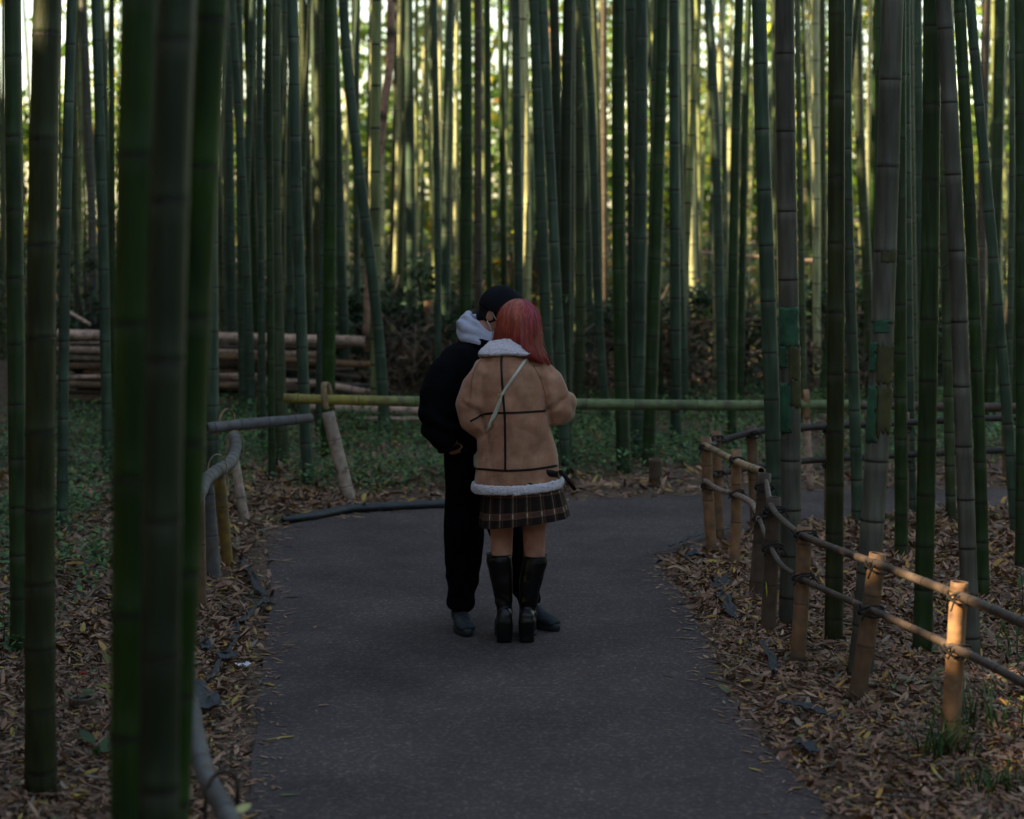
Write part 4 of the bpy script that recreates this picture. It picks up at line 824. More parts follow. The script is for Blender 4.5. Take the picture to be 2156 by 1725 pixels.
for i, (u, Y, h_, w_, nl, lb) in enumerate([(60,50,4.5,4,1500,'sunlit yellow green tree glimpsed at far left between the first two bamboos'),(230,54,5.5,4,1100,'sunlit tree glimpsed left of the blurred bamboos'),(460,50,4.2,4,1100,'sunlit tree beyond the grove right of the blurred bamboos'),
    (640,56,5,4.5,1200,'sunlit tree beyond the grey blue ringed bamboo'),(760,48,4.2,3.6,1300,'low bright green tree beyond the crooked brown stem'),(850,55,4.6,4.2,1100,'bright tree beyond the grey ringed bamboo'),(940,50,4.2,3.6,1100,'sunlit tree beyond the fan of thin bamboos'),
    (1060,58,5,4,1100,'sunlit tree far beyond the black cap'),(1130,49,4.4,3.5,1200,'sunlit tree beyond the bamboos right of the red hair'),(1260,54,5,4,1100,'sunlit tree beyond the leaning slim bamboos'),(1400,50,4.6,4,1100,'sunlit tree beyond the broad bamboo pair'),
    (1500,56,5.2,4,1100,'sunlit tree beyond the fence corner'),(1600,50,4.4,3.6,1000,'sunlit tree beyond the first taped bamboo'),(1700,55,5.4,4,1300,'sunlit tree glimpsed right of the grey taped bamboo'),(1840,50,5,4,1200,'sunlit tree beyond the thick grey taped bamboo'),
    (1990,54,5,4.5,1100,'sunlit tree beyond the broad leaning grey bamboo'),(2120,50,5,4.5,1100,'sunlit tree at the far right edge')]):
    tree((u-UC)*Y/F, Y, h_, w_, nl, lb)
for i, (u, Y, h_, w_, nl, lb) in enumerate([(480,64,12,8,1500,'tall tree against the sky behind the blurred bamboos'),(850,66,11,6,1200,'tall tree against the sky above the log pile end'),(1170,64,12,7,1500,'tall tree against the sky right of the red hair'),(1750,74,13,8,2400,'tall tree against the sky beyond the taped bamboos'),(300,68,12,8,1900,'tall loose tree far left against the sky'),(680,72,13,8,1400,'tall loose tree against the sky left of centre'),(1010,70,12,7,1500,'tall loose tree against the sky above the couple'),
    (1330,72,13,9,3400,'tall dense tree against the sky right of centre'),(1600,66,12,8,2800,'tall tree against the sky above the taped bamboos'),(1900,70,13,10,3600,'tall dense tree against the sky at right'),(2150,66,12,9,2800,'tall tree against the sky at the right edge')]):
    tree((u-UC)*Y/F, Y, h_, w_, nl, lb, (.3,.6), .2, lo=.12)
# ------------------------------------------------------------------ the two people
def V3(*a): return Vector(a)
def add_hand(mb, wrist, d, up, side, curl=.5):
    """palm, four unequal bent fingers and a thumb leaving the side of the palm. d: pointing direction, up: back of the hand"""
    d = Vector(d).normalized(); up = Vector(up); up = (up-d*up.dot(d)).normalized(); s = d.cross(up)*side; w = Vector(wrist)
    mb.tube([w-d*.02, w+d*.01, w+d*.05, w+d*.085], [(.016,.024),(.015,.027),(.014,.037),(.012,.038)], 12, up=up)
    for k, (off, ln) in enumerate([(.029,.066),(.010,.075),(-.010,.070),(-.028,.054)]):
        p = w+d*.078+s*off; dd = d.copy(); pts = [p]; c = curl*(1+.12*k)
        for seg in (.44,.32,.24):
            dd = (dd*math.cos(c*.9)-up*math.sin(c*.9)).normalized(); upd = up; p = p+dd*ln*seg; pts.append(p); c *= 1.1
        mb.tube(pts, [.0095,.009,.0082,.0068], 8, up=up)
    t0 = w+d*.022+s*.026; t1 = t0+(d*.6+s*.7-up*.25).normalized()*.036; t2 = t1+(d*.85+s*.25-up*.35).normalized()*.030; t3 = t2+(d*.9-up*.4).normalized()*.022
    mb.tube([t0-s*.012, t0, t1, t2, t3], [.012,.0125,.011,.0095,.007], 8, up=up)
def add_head(mb, c, R, s=1.0):
    """R: columns right, forward, up"""
    def P(x, y, z): return Vector(c)+R@Vector((x*s, y*s, z*s))
    b = lambda p, r: mb.ball(P(*p), tuple(q*s for q in r), R, 20, 14)
    b((0,-.012,.030), (.074,.093,.090)); b((0,.030,-.030), (.060,.062,.080)); b((0,.052,-.088), (.030,.028,.024)); b((.0,.078,.022), (.044,.014,.014))
    b((.036,.060,-.022), (.022,.022,.024)); b((-.036,.060,-.022), (.022,.022,.024))
    mb.tube([P(0,.088,.010), P(0,.100,-.012), P(0,.112,-.032)], [.008*s,.010*s,.013*s], 8); b((.012,.098,-.036), (.008,.010,.007)); b((-.012,.098,-.036), (.008,.010,.007))
    b((0,.090,-.062), (.022,.009,.005)); b((0,.088,-.070), (.020,.009,.006))
    for q in (1, -1):
        rr = R@Matrix.Rotation(q*.35, 3, 'Z'); mb.ball(P(q*.078,-.012,-.004), (.007*s,.019*s,.031*s), rr, 12, 10); mb.ball(P(q*.072,-.002,-.014), (.010*s,.010*s,.016*s), rr, 10, 8)
def face_parts(c, R, parent, s=1.0, lashes='blackhair'):
    def P(x, y, z): return Vector(c)+R@Vector((x*s, y*s, z*s))
    for q in (1, -1):
        mb = MB(); mb.ball(P(q*.031,.079,.004), (.013*s,.008*s,.0065*s), R, 12, 8); e = mb.build('eye', M['eye'], parent, colattr=False)
        mb = MB(); mb.ball(P(q*.031,.0865,.004), (.0055*s,.002*s,.0055*s), R, 10, 6); mb.build('iris', M['leather'], e, colattr=False)
        mb = MB(); mb.tube([P(q*.016,.088,.022), P(q*.032,.089,.027), P(q*.048,.080,.022)], [.002,.003,.0015], 6); mb.build('eyebrow', M['blackhair'], parent, colattr=False)
def headR(yaw, pitch, roll=0):
    """yaw: direction faced in the ground plane (radians from +x), pitch down positive"""
    f = Vector((math.cos(yaw)*math.cos(pitch), math.sin(yaw)*math.cos(pitch), -math.sin(pitch))); r = Vector((math.sin(yaw), -math.cos(yaw), 0)); u = r.cross(f)
    m = Matrix((r, f, u)).transposed(); return m @ Matrix.Rotation(roll, 3, 'Y')
def fold(sx, sz, amp, seed=0, amp2=0):
    o = Vector((seed*3.1, seed*1.7, seed*2.3))
    return lambda p: amp*noise.noise(Vector((p.x*sx, p.y*sx, p.z*sz))+o)+amp2*noise.noise(p*28+o)
def cloth(name, mb, size, m, parent, it, disp):
    v, f = voxel(mb, size, it, disp); return mesh_obj(name, v, f, M[m], parent)
def bvh_of(o): return BVHTree.FromPolygons([v.co.copy() for v in o.data.vertices], [tuple(p.vertices) for p in o.data.polygons])
CAM = Vector((0, 0, H))

# ---- woman, seen from behind
OW = Vector(((1095-UC)*9.55/F, 9.55, 0.004))
def lw(u, v, y=0): return at(u, v, 9.55+y)-OW
wm = empty('person', OW, 'woman with long red hair, brown fleece-trimmed jacket, plaid skirt and tall black boots', 'person')
RW = headR(math.radians(97), math.radians(22)); cW = lw(1091, 690)+V3(0,.05,0)
b_ = MB(); add_head(b_, cW, RW, .96)
b_.tube([cW+RW@V3(0,-.025,-.06), V3(-.045,-.01,1.40), V3(-.045,0,1.34)], [(.05,.05),(.052,.055),(.07,.07)], 14)
b_.tube([V3(-.045,0,1.37), V3(-.04,0,1.32), V3(-.03,0,1.22), V3(-.02,.01,1.08), V3(-.01,0,.93), V3(-.01,0,.84)], [(.06,.07),(.085,.165),(.10,.15),(.085,.125),(.10,.15),(.10,.16)], 18, up=(0,1,0))
for q, hip, kn, an in ((-1, V3(-.09,0,.84), V3(-.088,.01,.46), V3(-.076,0,.10)), (1, V3(.075,0,.84), V3(.068,.01,.46), V3(.037,0,.10))):
    mid = (hip+kn)/2; calf = kn+(an-kn)*.33; calf.x = -.099 if q < 0 else .062
    b_.tube([hip, mid+V3(0,.0,.04), mid-V3(0,0,.06), kn+V3(0,0,.07), kn, kn-V3(0,.008,.05), calf-V3(0,.014,0), kn+(an-kn)*.65, an, an-V3(0,0,.05)], [.083,.071,.064,.056,.053,.051,.047,.036,.028,.026], 16)
    b_.tube([an-V3(0,.02,.04), an+V3(0,.06,-.05), an+V3(0,.15,-.065)], [(.024,.024),(.02,.028),(.010,.028)], 12)
aL = [V3(-.165,0,1.28), V3(-.225,-.01,1.06), V3(-.05,.20,1.09)]; aR = [V3(.09,0,1.28), V3(.195,.03,1.10), V3(.10,.27,1.17)]
for a3 in (aL, aR): b_.tube([a3[0], (a3[0]+a3[1])/2, a3[1], (a3[1]+a3[2])/2, a3[2]], [.040,.040,.038,.034,.026], 14)
add_hand(b_, aL[2], V3(.35,.9,.1), V3(-.6,.2,-.6), -1, .5); add_hand(b_, aR[2], V3(-.35,.9,.1), V3(.6,.2,-.6), 1, .5)
cloth('body', b_, .0055, 'skin', wm, 3, None); face_parts(cW, RW, wm, .96)
# jacket
jb = MB()
def ell(mb, rows, n=36, p=2.3):
    R = []
    for z, xc, yc, hw, hd in rows:
        R.append([V3(xc+hw*np.sign(math.cos(t))*abs(math.cos(t))**(2/p), yc+hd*np.sign(math.sin(t))*abs(math.sin(t))**(2/p), z) for t in [2*math.pi*i/n for i in range(n)]])
    mb.rings(R)
ell(jb, [(.735,-.012,0,.205,.165),(.80,-.012,0,.20,.165),(.88,-.015,0,.195,.16),(1.0,-.028,0,.180,.155),(1.10,-.04,0,.175,.15),(1.2,-.042,0,.18,.145),(1.29,-.043,0,.165,.128),(1.335,-.045,0,.135,.108),(1.375,-.05,0,.095,.085),(1.39,-.05,0,.075,.07)])
jb.tube([V3(-.10,0,1.325), V3(-.165,-.005,1.29), V3(-.205,-.01,1.22), V3(-.226,-.018,1.13), V3(-.215,-.01,1.05), V3(-.175,.05,1.015), V3(-.10,.14,1.04), V3(-.055,.19,1.08)], [.055,.073,.078,.076,.070,.066,.058,.05], 18)
jb.tube([V3(.01,0,1.325), V3(.075,-.005,1.29), V3(.125,-.01,1.23), V3(.158,-.012,1.16), V3(.178,0,1.09), V3(.208,.05,1.085), V3(.205,.12,1.13), V3(.155,.21,1.17), V3(.11,.25,1.17)], [.055,.074,.078,.074,.070,.066,.066,.056,.05], 18)
jb.ball(V3(.235,.02,1.135), (.045,.05,.05))
f1 = fold(7, 2.2, .018, 1); f2 = fold(15, 6, .009, 2)
CR = [(1112,757,1141,800,3.5,.009),(1141,800,1150,875,4,.012),(1163,772,1158,842,6,.010),(1182,846,1150,870,5,.010),(992,775,984,842,4,.009),(1003,788,996,860,4,.009),(1016,800,1008,850,7,.008),
      (1003,925,1032,903,5,.010),(1010,965,1036,900,5,.009),(1028,975,1042,925,6,.007),(1098,905,1150,932,9,.006),(1128,962,1160,905,8,.007),(1075,760,1100,830,12,-.005),(1085,950,1125,900,12,-.005),(1195,835,1170,862,4,.009),(975,850,1004,872,5,.009)]
def wfold(p):
    d = f1(p)+f2(p)
    if p.y < .06:
        u_ = UC+(p.x+OW.x)*F/(9.55+p.y); v_ = VH+(H-p.z)*F/(9.55+p.y)
        for x1, y1, x2, y2, w_, dp in CR:
            ex, ey = x2-x1, y2-y1; t_ = ((u_-x1)*ex+(v_-y1)*ey)/(ex*ex+ey*ey); tc_ = min(max(t_, 0), 1); q_ = math.hypot(u_-x1-tc_*ex, v_-y1-tc_*ey)
            if q_ < w_*3: d -= .62*dp*math.exp(-(q_/w_)**2)*min(1, max(0, (.0-p.y)/.05))
    a = math.hypot(p.x-.14, (p.z-1.18)*.6); d -= .012*math.exp(-((p.x-.128+(p.z-1.15)*.10)/.012)**2)*math.exp(-((p.z-1.13)/.12)**2)*(1 if p.y < 0 else 0)
    d -= .012*math.exp(-((p.x+.188-(1.05-p.z)*.25)/.012)**2)*math.exp(-((p.z-1.02)/.13)**2)*(1 if p.y < .02 else 0)
    d += .005*math.sin(p.z*60+p.x*20)*math.exp(-((p.z-1.08)/.09)**2)*math.exp(-((abs(p.x)-.21)/.05)**2)
    return d
jk = cloth('jacket', jb, .008, 'coat', wm, 6, wfold); bj = bvh_of(jk)
def hit(u, v, bv=bj, O=OW):
    o = CAM-O; d = (at(u, v, 9.6)-CAM).normalized(); r = bv.ray_cast(o, d); 
    if r[0] is None: r = bv.find_nearest(at(u, v, 9.44)-O)
    return r[0], r[1]
def ribbon(name, ctrl, w, th, m, parent, bv=bj, lift=.002, k=6, O=OW):
    P = smooth_pts(ctrl, k); Q = []
    for u, v in P:
        h, nn = hit(u, v, bv, O)
        if h is not None: Q.append((h, nn))
    R = []
    for i, (h, nn) in enumerate(Q):
        t = (Q[min(i+1, len(Q)-1)][0]-Q[max(i-1, 0)][0]).normalized(); s = t.cross(nn).normalized(); h2 = h+nn*lift
        R.append([h2+s*w/2-nn*.004, h2+s*w/2+nn*th*.6, h2+s*w*.2+nn*th, h2-s*w*.2+nn*th, h2-s*w/2+nn*th*.6, h2-s*w/2-nn*.004])
    mb = MB(); mb.rings(R); return mb.build(name, M[m], parent, colattr=False)
ribbon('seam_trim', [(1057,742),(1056,775),(1060,840),(1063,880),(1064,930),(1064,990)], .010, .003, 'trim', jk)
ribbon('seam_trim', [(1149,865),(1120,867),(1085,869),(1040,870),(1016,873),(1004,880),(990,887)], .009, .003, 'trim', jk)
ribbon('seam_trim', [(1003,987),(1030,989),(1064,991),(1100,990),(1140,986),(1173,980)], .010, .003, 'trim', jk)
ribbon('seam', [(1112,757),(1126,775),(1139,801),(1147,828),(1150,850)], .003, .0012, 'seam', jk, lift=.0006)
ribbon('seam', [(1013,758),(1001,776),(994,800),(991,838)], .003, .0012, 'seam', jk, lift=.0006)
# fleece hem and collar
def band(name, rows, amp, seed, parent, size=.006):
    mb = MB(); ell(mb, rows, 40); return cloth(name, mb, size, 'fleece', parent, 2, lambda p: amp*noise.noise(p*60+V3(seed,0,0))+amp*noise.noise(p*130))
hb = MB(); n = 60; Rr = []
for t in [2*math.pi*i/n for i in range(n+1)]:
    cx_, cy_ = math.cos(t), math.sin(t); hw, hd = .212, .178
    base = V3(-.012+hw*np.sign(cx_)*abs(cx_)**.88, hd*np.sign(cy_)*abs(cy_)**.88, .748+.012*cx_-.006*(1-abs(cx_)))
    out = V3(cx_, cy_, 0).normalized(); Rr.append([base+out*(.011*math.cos(a))+V3(0,0,.025*math.sin(a)) for a in [2*math.pi*j/12 for j in range(12)]])
hb.rings(Rr, cap=False)
v_, f_ = voxel(hb, .006, 1, lambda p: .0035*noise.noise(p*70)+.0025*noise.noise(p*150)); mesh_obj('fleece_hem', v_, f_, M['fleece'], jk)
cb = MB(); Rr = []
for i in range(n+1):
    t = 2*math.pi*i/n; cx_, cy_ = math.cos(t), math.sin(t); out = V3(cx_, cy_, 0)
    lo = V3(-.047+.142*cx_, .01+.118*cy_, 1.372-.010*abs(cx_)-.07*max(0, cy_)); hi = V3(-.053+.085*cx_, .02+.078*cy_, 1.447-.02*abs(cx_)-.04*max(0, cy_))
    mid = (lo+hi)/2+out*.012; r_ = []
    prof = [lo+out*.004, lo+out*.016+V3(0,0,.010), mid+out*.014, hi+out*.014, hi+V3(0,0,.008), hi-out*.014, mid-out*.018, lo-out*.02]
    Rr.append(prof)
cb.rings(Rr, cap=False)
v_, f_ = voxel(cb, .0055, 2, lambda p: .0035*noise.noise(p*60)+.0022*noise.noise(p*150)); mesh_obj('fleece_collar', v_, f_, M['fleece'], jk)
# side belt with buckle and hanging end
mb = MB(); o_ = []
P0, P1_, P2 = lw(1144,994,-.13), lw(1163,997,-.12), lw(1181,1000,-.07)
mb.tube([P0, P1_, P2], [(.015,.004)]*3, 8, up=(0,0,1)); bt = mb.build('belt', M['trim'], jk, colattr=False)
mb = MB(); mb.tube([lw(1178,990,-.09), lw(1186,998,-.10), lw(1198,1014,-.10), lw(1211,1032,-.09)], [(.010,.003),(.011,.003),(.010,.003),(.009,.003)], 8, up=(1,0,1)); mb.build('belt_end', M['trim'], jk, colattr=False)
mb = MB(); c0 = lw(1180,996,-.085); mb.tube([c0+V3(.012*math.cos(t), -.006, .018*math.sin(t)) for t in np.linspace(0, 6.283, 13)], .0028, 6); mb.build('buckle', M['brass'], bt, colattr=False)
# crossbody bag: strap over the jacket, bag on her front left hip
bagr = empty('shoulder_bag', OW, 'cream shoulder bag strap crossing the back of the brown jacket', 'bag')
ribbon('strap', [(1122,744),(1108,757),(1090,782),(1072,808),(1057,832),(1050,850),(1040,874),(1032,893),(1024,909)], .0135, .003, 'strap', bagr, lift=.003)
ribbon('strap', [(1055,834),(1054,846),(1049,862),(1043,878),(1038,886)], .010, .003, 'strap', bagr, lift=.006)
h1, n1 = hit(1054,834); mb = MB(); mb.tube([h1+n1*.008+V3(.011*math.cos(t), 0, .008*math.sin(t)) for t in np.linspace(0, 6.283, 11)], .0022, 6); mb.ball(h1+n1*.008, .004, n=8, m=6)
h2_, n2 = hit(1031,896); mb.build('buckle', M['brass'], bagr, colattr=False); mb = MB(); mb.tube([h2_+n2*.006+V3(.009*math.cos(t), 0, .006*math.sin(t)) for t in np.linspace(0, 6.283, 11)], .002, 6); mb.build('buckle', M['brass'], bagr, colattr=False)
mb = MB(); fr = [hit(1124,743)[0]+V3(0,.0,.002), V3(.055,.03,1.372), V3(.05,.10,1.33), V3(.02,.155,1.22), V3(-.05,.175,1.05), V3(-.12,.18,.95)]
mb.tube(smooth_pts(fr, 5), [(.002,.007)]*26, 8, up=(0,1,0)); mb.build('strap', M['strap'], bagr, colattr=False)
mb = MB(); ell(mb, [(.80,-.13,.20,.085,.03),(.81,-.13,.20,.10,.035),(.93,-.13,.20,.095,.035),(.95,-.13,.20,.08,.025)], 24, 3.5); mb.build('bag_body', M['strap'], bagr, colattr=False)
# skirt, plaid painted per vertex in its weave
ns, nz = 420, 90; vs = []; cs = []
for i in range(nz+1):
    k = i/nz
    for j in range(ns):
        t = 2*math.pi*j/ns; cx_, cy_ = math.cos(t), math.sin(t); hem = .575+.020*cx_-.010*(cx_ < 0)*abs(cx_); z = .775+(hem-.775)*k
        hw = .180+.022*k; hd = .155+.025*k; pl = .004*k*math.sin(t*14+1)+.003*k*math.sin(t*9); x = .006+.004*k+hw*cx_*(1+.10*k*(cx_ > 0)*abs(cx_))+pl*cx_; y = hd*cy_+pl*cy_
        s = t*.185+.018; g = (s/.063) % 1; h = ((z-.622+.010*0+.018*cx_*k*0)/.098) % 1; h = ((.775-z)/(.775-hem)*.2/.098*1.0+.08) % 1
        a_ = abs(g-.5); c_ = abs(h-.62); col = np.array([.017,.011,.010])
        br = np.array([.105,.040,.022]); cr = np.array([.20,.17,.145])
        if .08 < abs(g-.62) < .13: col = col+br*.55
        if a_ < .17: col = col+np.array([.012,.008,.004])
        if c_ < .10: col = col+np.array([.055,.030,.022])
        if .10 < c_ < .15: col = col+br
        if a_ < .045: col = col+cr*(.33 if c_ > .10 else 1.5)
        cs.append(col); vs.append((x, y, z))
fs = np.array([(i*ns+j, i*ns+(j+1) % ns, (i+1)*ns+(j+1) % ns, (i+1)*ns+j) for i in range(nz) for j in range(ns)])
sk = mesh_obj('skirt', vs, fs, M['skirt'], wm, cs); md = sk.modifiers.new('t', 'SOLIDIFY'); md.thickness = .004; md.offset = -1
# boots
for q, top, mid_, an, ft in ((-1, (1050.5,1169,27), (1057,1225,23.5), (1062,1276,17), (1062,1350)), (1, (1127.5,1172,26), (1117,1225,24), (1111,1278,18.5), (1109,1350))):
    mb = MB(); k = 9.55/F; T = lw(top[0], top[1]); Mi = lw(mid_[0], mid_[1]); A = lw(an[0], an[1]); Ft = lw(ft[0], ft[1]); Ft.z = 0
    mb.tube([T+V3(0,0,.004), T-V3(0,0,.02), (T+Mi)/2, Mi, (Mi+A)/2, A, A-V3(0,-.005,.05), A-V3(0,0,.09)], [top[2]*k*.93, top[2]*k, (top[2]+mid_[2])/2*k, mid_[2]*k, (mid_[2]+an[2])/2*k, an[2]*k, an[2]*k*.96, an[2]*k], 20)
    x = Ft.x
    mb.tube([V3(x,-.035,.105), V3(x,.02,.10), V3(x+.004*q,.09,.075), V3(x+.008*q,.16,.052), V3(x+.008*q,.215,.045), V3(x+.008*q,.232,.042)], [(.045,.036),(.046,.037),(.036,.041),(.026,.043),(.022,.036),(.010,.02)], 18, up=(0,0,1))
    ell(mb, [(.018,x+.008*q,.155,.041,.082),(.04,x+.008*q,.155,.042,.085)], 24, 2.4)
    ell(mb, [(.001,x,-.03,.037,.036),(.03,x,-.03,.037,.037),(.075,x,-.030,.040,.043),(.105,x,-.032,.039,.044),(.135,x,-.028,.034,.040),(.16,x,-.02,.024,.03)], 24, 3.6)
    A_ = A
    def bd(p, q=q): return .0028*math.sin(p.z*95+8*noise.noise(p*9)+q)*math.exp(-((p.z-.165)/.045)**2)+.003*noise.noise(p*14)
    bo = cloth('boot', mb, .0055, 'leather', wm, 3, bd)
    mb = MB(); ell(mb, [(-.002,x+.008*q,.155,.041,.080),(.018,x+.008*q,.155,.042,.083)], 24, 2.4); mb.build('sole', M['sole'], bo, colattr=False)
    mb = MB(); rim = [T+V3(top[2]*k*math.cos(t), top[2]*k*math.sin(t), .004) for t in np.linspace(0, 6.283, 25)]; mb.tube(rim, .0028, 6); mb.build('rim', M['leather'], bo, colattr=False)
# hair: a shell with strands laid over it, longer lock swept over the right shoulder
def hairp(th, t, lift=0):
    """th: angle round the head (0 = right, -90 = back toward the viewer), t: 0 parting .. 1 tip"""
    c, s = math.cos(th), math.sin(th); top = 1.633; cxx, cyy = -.008, .045
    a_ = min(t/.42, 1)*math.pi/2; rx, ry, rz = .1045, .118, .125
    if t <= .42: p = V3(cxx+rx*math.sin(a_)*c, cyy+ry*math.sin(a_)*s, top-rz+rz*math.cos(a_))
    else:
        k = (t-.42)/.58; right = max(0, c*.8-s*.35+.05); L = .122+.062*right**1.5; z = top-rz-L*k
        fl = 1+.10*k-.12*k*k*(s < 0); p = V3(cxx+rx*c*fl+.0*k, cyy+ry*s*fl, z)
        p.x += -.020*k*max(0, -c)+(-.012*k+.040*k*k)*right; p.y += -.015*k*right*(1 if s < 0 else 0); 
        if right > .45: p.x += .022*max(0, k-.55)/.45*right; p.y -= .02*k
    out = V3(c, s, 0); return p+out*lift+V3(0,0,lift*.6*(1-min(1, t/.42)))
def haircol(th, t, j=0):
    c = math.cos(th); red = np.array([.26,.026,.020]); cop = np.array([.40,.080,.045]); pink = np.array([.40,.045,.10]); root = np.array([.012,.008,.008]); deep = np.array([.09,.010,.010])
    k = np.clip((t-.30)/.35, 0, 1); up = pink*max(0, c)+cop*(1-max(0, c)); col = up*(1-k)+red*k; m = np.clip(.5+j, 0, 1)
    col = col*(1-.55*m)+deep*.55*m if m > .5 else col*(1+.9*(.5-m)); w = np.clip(1-t/.16, 0, 1)*(abs(math.sin(th+2.0)) < .22)
    return col*(1-w)+root*w
hb = MB(); NT = 120; NK = 40; R_ = []; cc_ = []
for i in range(NK+1):
    t = i/NK*.985+.004; ring = []
    for j in range(NT):
        th = 2*math.pi*j/NT; s = math.sin(th); face = s > .55 and t > .30
        lift = -.006+.0035*noise.noise(V3(math.cos(th)*7, math.sin(th)*7, t*.8))+.0022*noise.noise(V3(math.cos(th)*22, math.sin(th)*22, t))
        p = hairp(th, t, lift)
        if face: p = hairp(th, .30, -.012)
        ring.append(p); cc_.append(haircol(th, t, .25))
    R_.append(ring)
hb.rings(R_, cap=True); hb.c = [tuple(x) for x in cc_]; hs = hb.build('hair', M['hair'], wm)
sb = MB(); rnd = random.Random(5)
for k in range(1700):
    th = rnd.uniform(0, 2*math.pi)
    if math.sin(th) > .6 and rnd.random() < .8: continue
    t0 = rnd.uniform(0, .12) if rnd.random() < .7 else rnd.uniform(.1,.5); t1 = rnd.uniform(.86, 1.05); j = rnd.uniform(-.5,.5); ph = rnd.uniform(0, 6); am = rnd.uniform(.0,.016); pts = []; cl = []; r0 = rnd.uniform(.0009,.0022)
    if math.sin(th) > .5: t1 = min(t1, .34)
    dth = rnd.gauss(0,.03)
    for i in range(13):
        t = t0+(t1-t0)*i/12; q = hairp(th+dth*i/12+am*math.sin(t*7+ph), min(t, 1.05), rnd.uniform(-.0005,.0005)+.0005+(.012*max(0, t-.9)*rnd.random()))
        pts.append(q); cl.append(haircol(th, t, j))
    sb.tube(pts, [(r0*.7, r0*1.5*(1-.75*(i/12)**3)) for i in range(13)], 4, colr=cl)
for k in range(110):                      # flyaways
    th = rnd.uniform(-math.pi, .4); t0 = rnd.uniform(.0,.6); t1 = min(1.08, t0+rnd.uniform(.2,.5)); cv = rnd.uniform(.003,.014); ph = rnd.uniform(0, 6)
    pts = [hairp(th+.05*math.sin(ph+3*i/8), t0+(t1-t0)*i/8, .001+cv*math.sin(math.pi*.6*i/8)) for i in range(9)]
    sb.tube(pts, [.0007]*9, 3, colr=[haircol(th, .6, -.3)]*9)
sb.build('hair_strands', M['hair'], hs)

# ---- man, facing right and a little toward the viewer
OM = Vector(((1030-UC)*9.85/F, 9.85, 0.004))
def lm(u, v, y=0): return at(u, v, 9.85+y)-OM
mn = empty('person', OM, 'man in black jacket, grey hood and dark cap with one hand in his pocket', 'person')
yb = math.radians(-22); fB = V3(math.cos(yb), math.sin(yb), 0); rB = V3(math.sin(yb), -math.cos(yb), 0)
RM = headR(math.radians(-26), math.radians(24), .04); cM = lm(1051,662)+V3(0,.06,-.005)
b_ = MB(); add_head(b_, cM, RM, 1.02)
nb = V3(-.075,.07,1.40)
b_.tube([cM+RM@V3(0,-.03,-.05), (cM+nb)/2+V3(-.012,0,-.01), nb, nb-V3(0.01,0,.06)], [(.056,.056),(.056,.057),(.062,.065),(.08,.09)], 14)
b_.tube([nb-V3(0,0,.0), nb-V3(.02,0,.06), nb-V3(.03,0,.18), nb-V3(.03,0,.35), V3(-.085,.06,.95), V3(-.08,.05,.86)], [(.06,.065),(.075,.14),(.10,.15),(.10,.145),(.105,.155),(.10,.16)], 18, up=fB)
legs = [(V3(-.115,-.02,.88), V3(-.125,-.035,.48), V3(-.143,-.02,.09), V3(.2,-.98,0)), (V3(-.045,.12,.88), V3(.075,.10,.48), V3(.205,.06,.09), V3(.62,-.78,0))]
for hip, kn, an, fd in legs:
    b_.tube([hip, (hip+kn)/2, kn, kn+(an-kn)*.35, an, an-V3(0,0,.04)], [.088,.07,.055,.055,.036,.036], 14); b_.tube([an-fd*.03-V3(0,0,.04), an+fd*.08-V3(0,0,.05), an+fd*.15-V3(0,0,.06)], [.03,(.03,.036),(.014,.03)], 10)
armR = [V3(-.165,-.10,1.30), V3(-.245,-.15,1.07), V3(-.178,-.118,.925)]; armL = [nb+V3(.03,.17,-.08), V3(.03,.26,1.10), V3(.16,.12,1.12)]
for a3 in (armR, armL): b_.tube([a3[0], (a3[0]+a3[1])/2, a3[1], (a3[1]+a3[2])/2, a3[2]], [.045,.045,.040,.036,.028], 14)
add_hand(b_, armR[2], V3(.32,.34,-.9), V3(-.35,-.9,0), -1, .12); add_hand(b_, armL[2], V3(.85,-.3,.1), V3(0,.6,.6), 1, .4)
cloth('body', b_, .0055, 'skin', mn, 3, None); face_parts(cM, RM, mn, 1.02)
def HM(x, y, z): return cM+RM@V3(x*1.02, y*1.02, z*1.02)
mb = MB(); mb.ball(HM(0,-.024,.028), (.084,.095,.099), RM, 24, 16); mb.ball(HM(0,-.060,-.030), (.066,.052,.058), RM, 20, 12); mb.ball(HM(.068,-.028,.0), (.014,.026,.045), RM, 14, 10); mb.ball(HM(-.068,-.028,.0), (.014,.026,.045), RM, 14, 10)
cloth('hair', mb, .005, 'blackhair', mn, 1, lambda p: .004*noise.noise(V3(p.x*40,p.y*40,p.z*12)))
mb = MB(); R_ = []; cr = (.091,.110,.104)                       # cap crown
for i in range(15):
    a_ = math.radians(4+i*(96)/14); R_.append([HM(cr[0]*math.sin(a_)*math.cos(t)*(1.0 if a_ < 1.4 else .985), -.008+cr[1]*math.sin(a_)*math.sin(t), .040+cr[2]*math.cos(a_)+.007*math.sin(t)*(i/14)) for t in [2*math.pi*j/36 for j in range(36)]])
R_.append([p+(HM(0,-.008,.035)-p)*.04 for p in R_[-1]]); mb.rings(R_)
cpo = mb.build('cap', M['cap'], mn, colattr=False)
mb = MB(); vs = []; R_ = []
for i in range(13):
    x = -.068+.136*i/12; e = math.sqrt(max(0, 1-(x/.075)**2)); y0 = .062+.035*e; y1 = y0+.062*e+.004; zc = .040-.018*(x/.07)**2
    R_.append([HM(x, y0-.01, zc+.003), HM(x, (y0+y1)/2, zc-.001), HM(x, y1, zc-.014), HM(x, y1, zc-.018), HM(x, (y0+y1)/2, zc-.005), HM(x, y0-.01, zc-.001)])
mb.rings(R_); mb.build('brim', M['cap'], cpo, colattr=False)
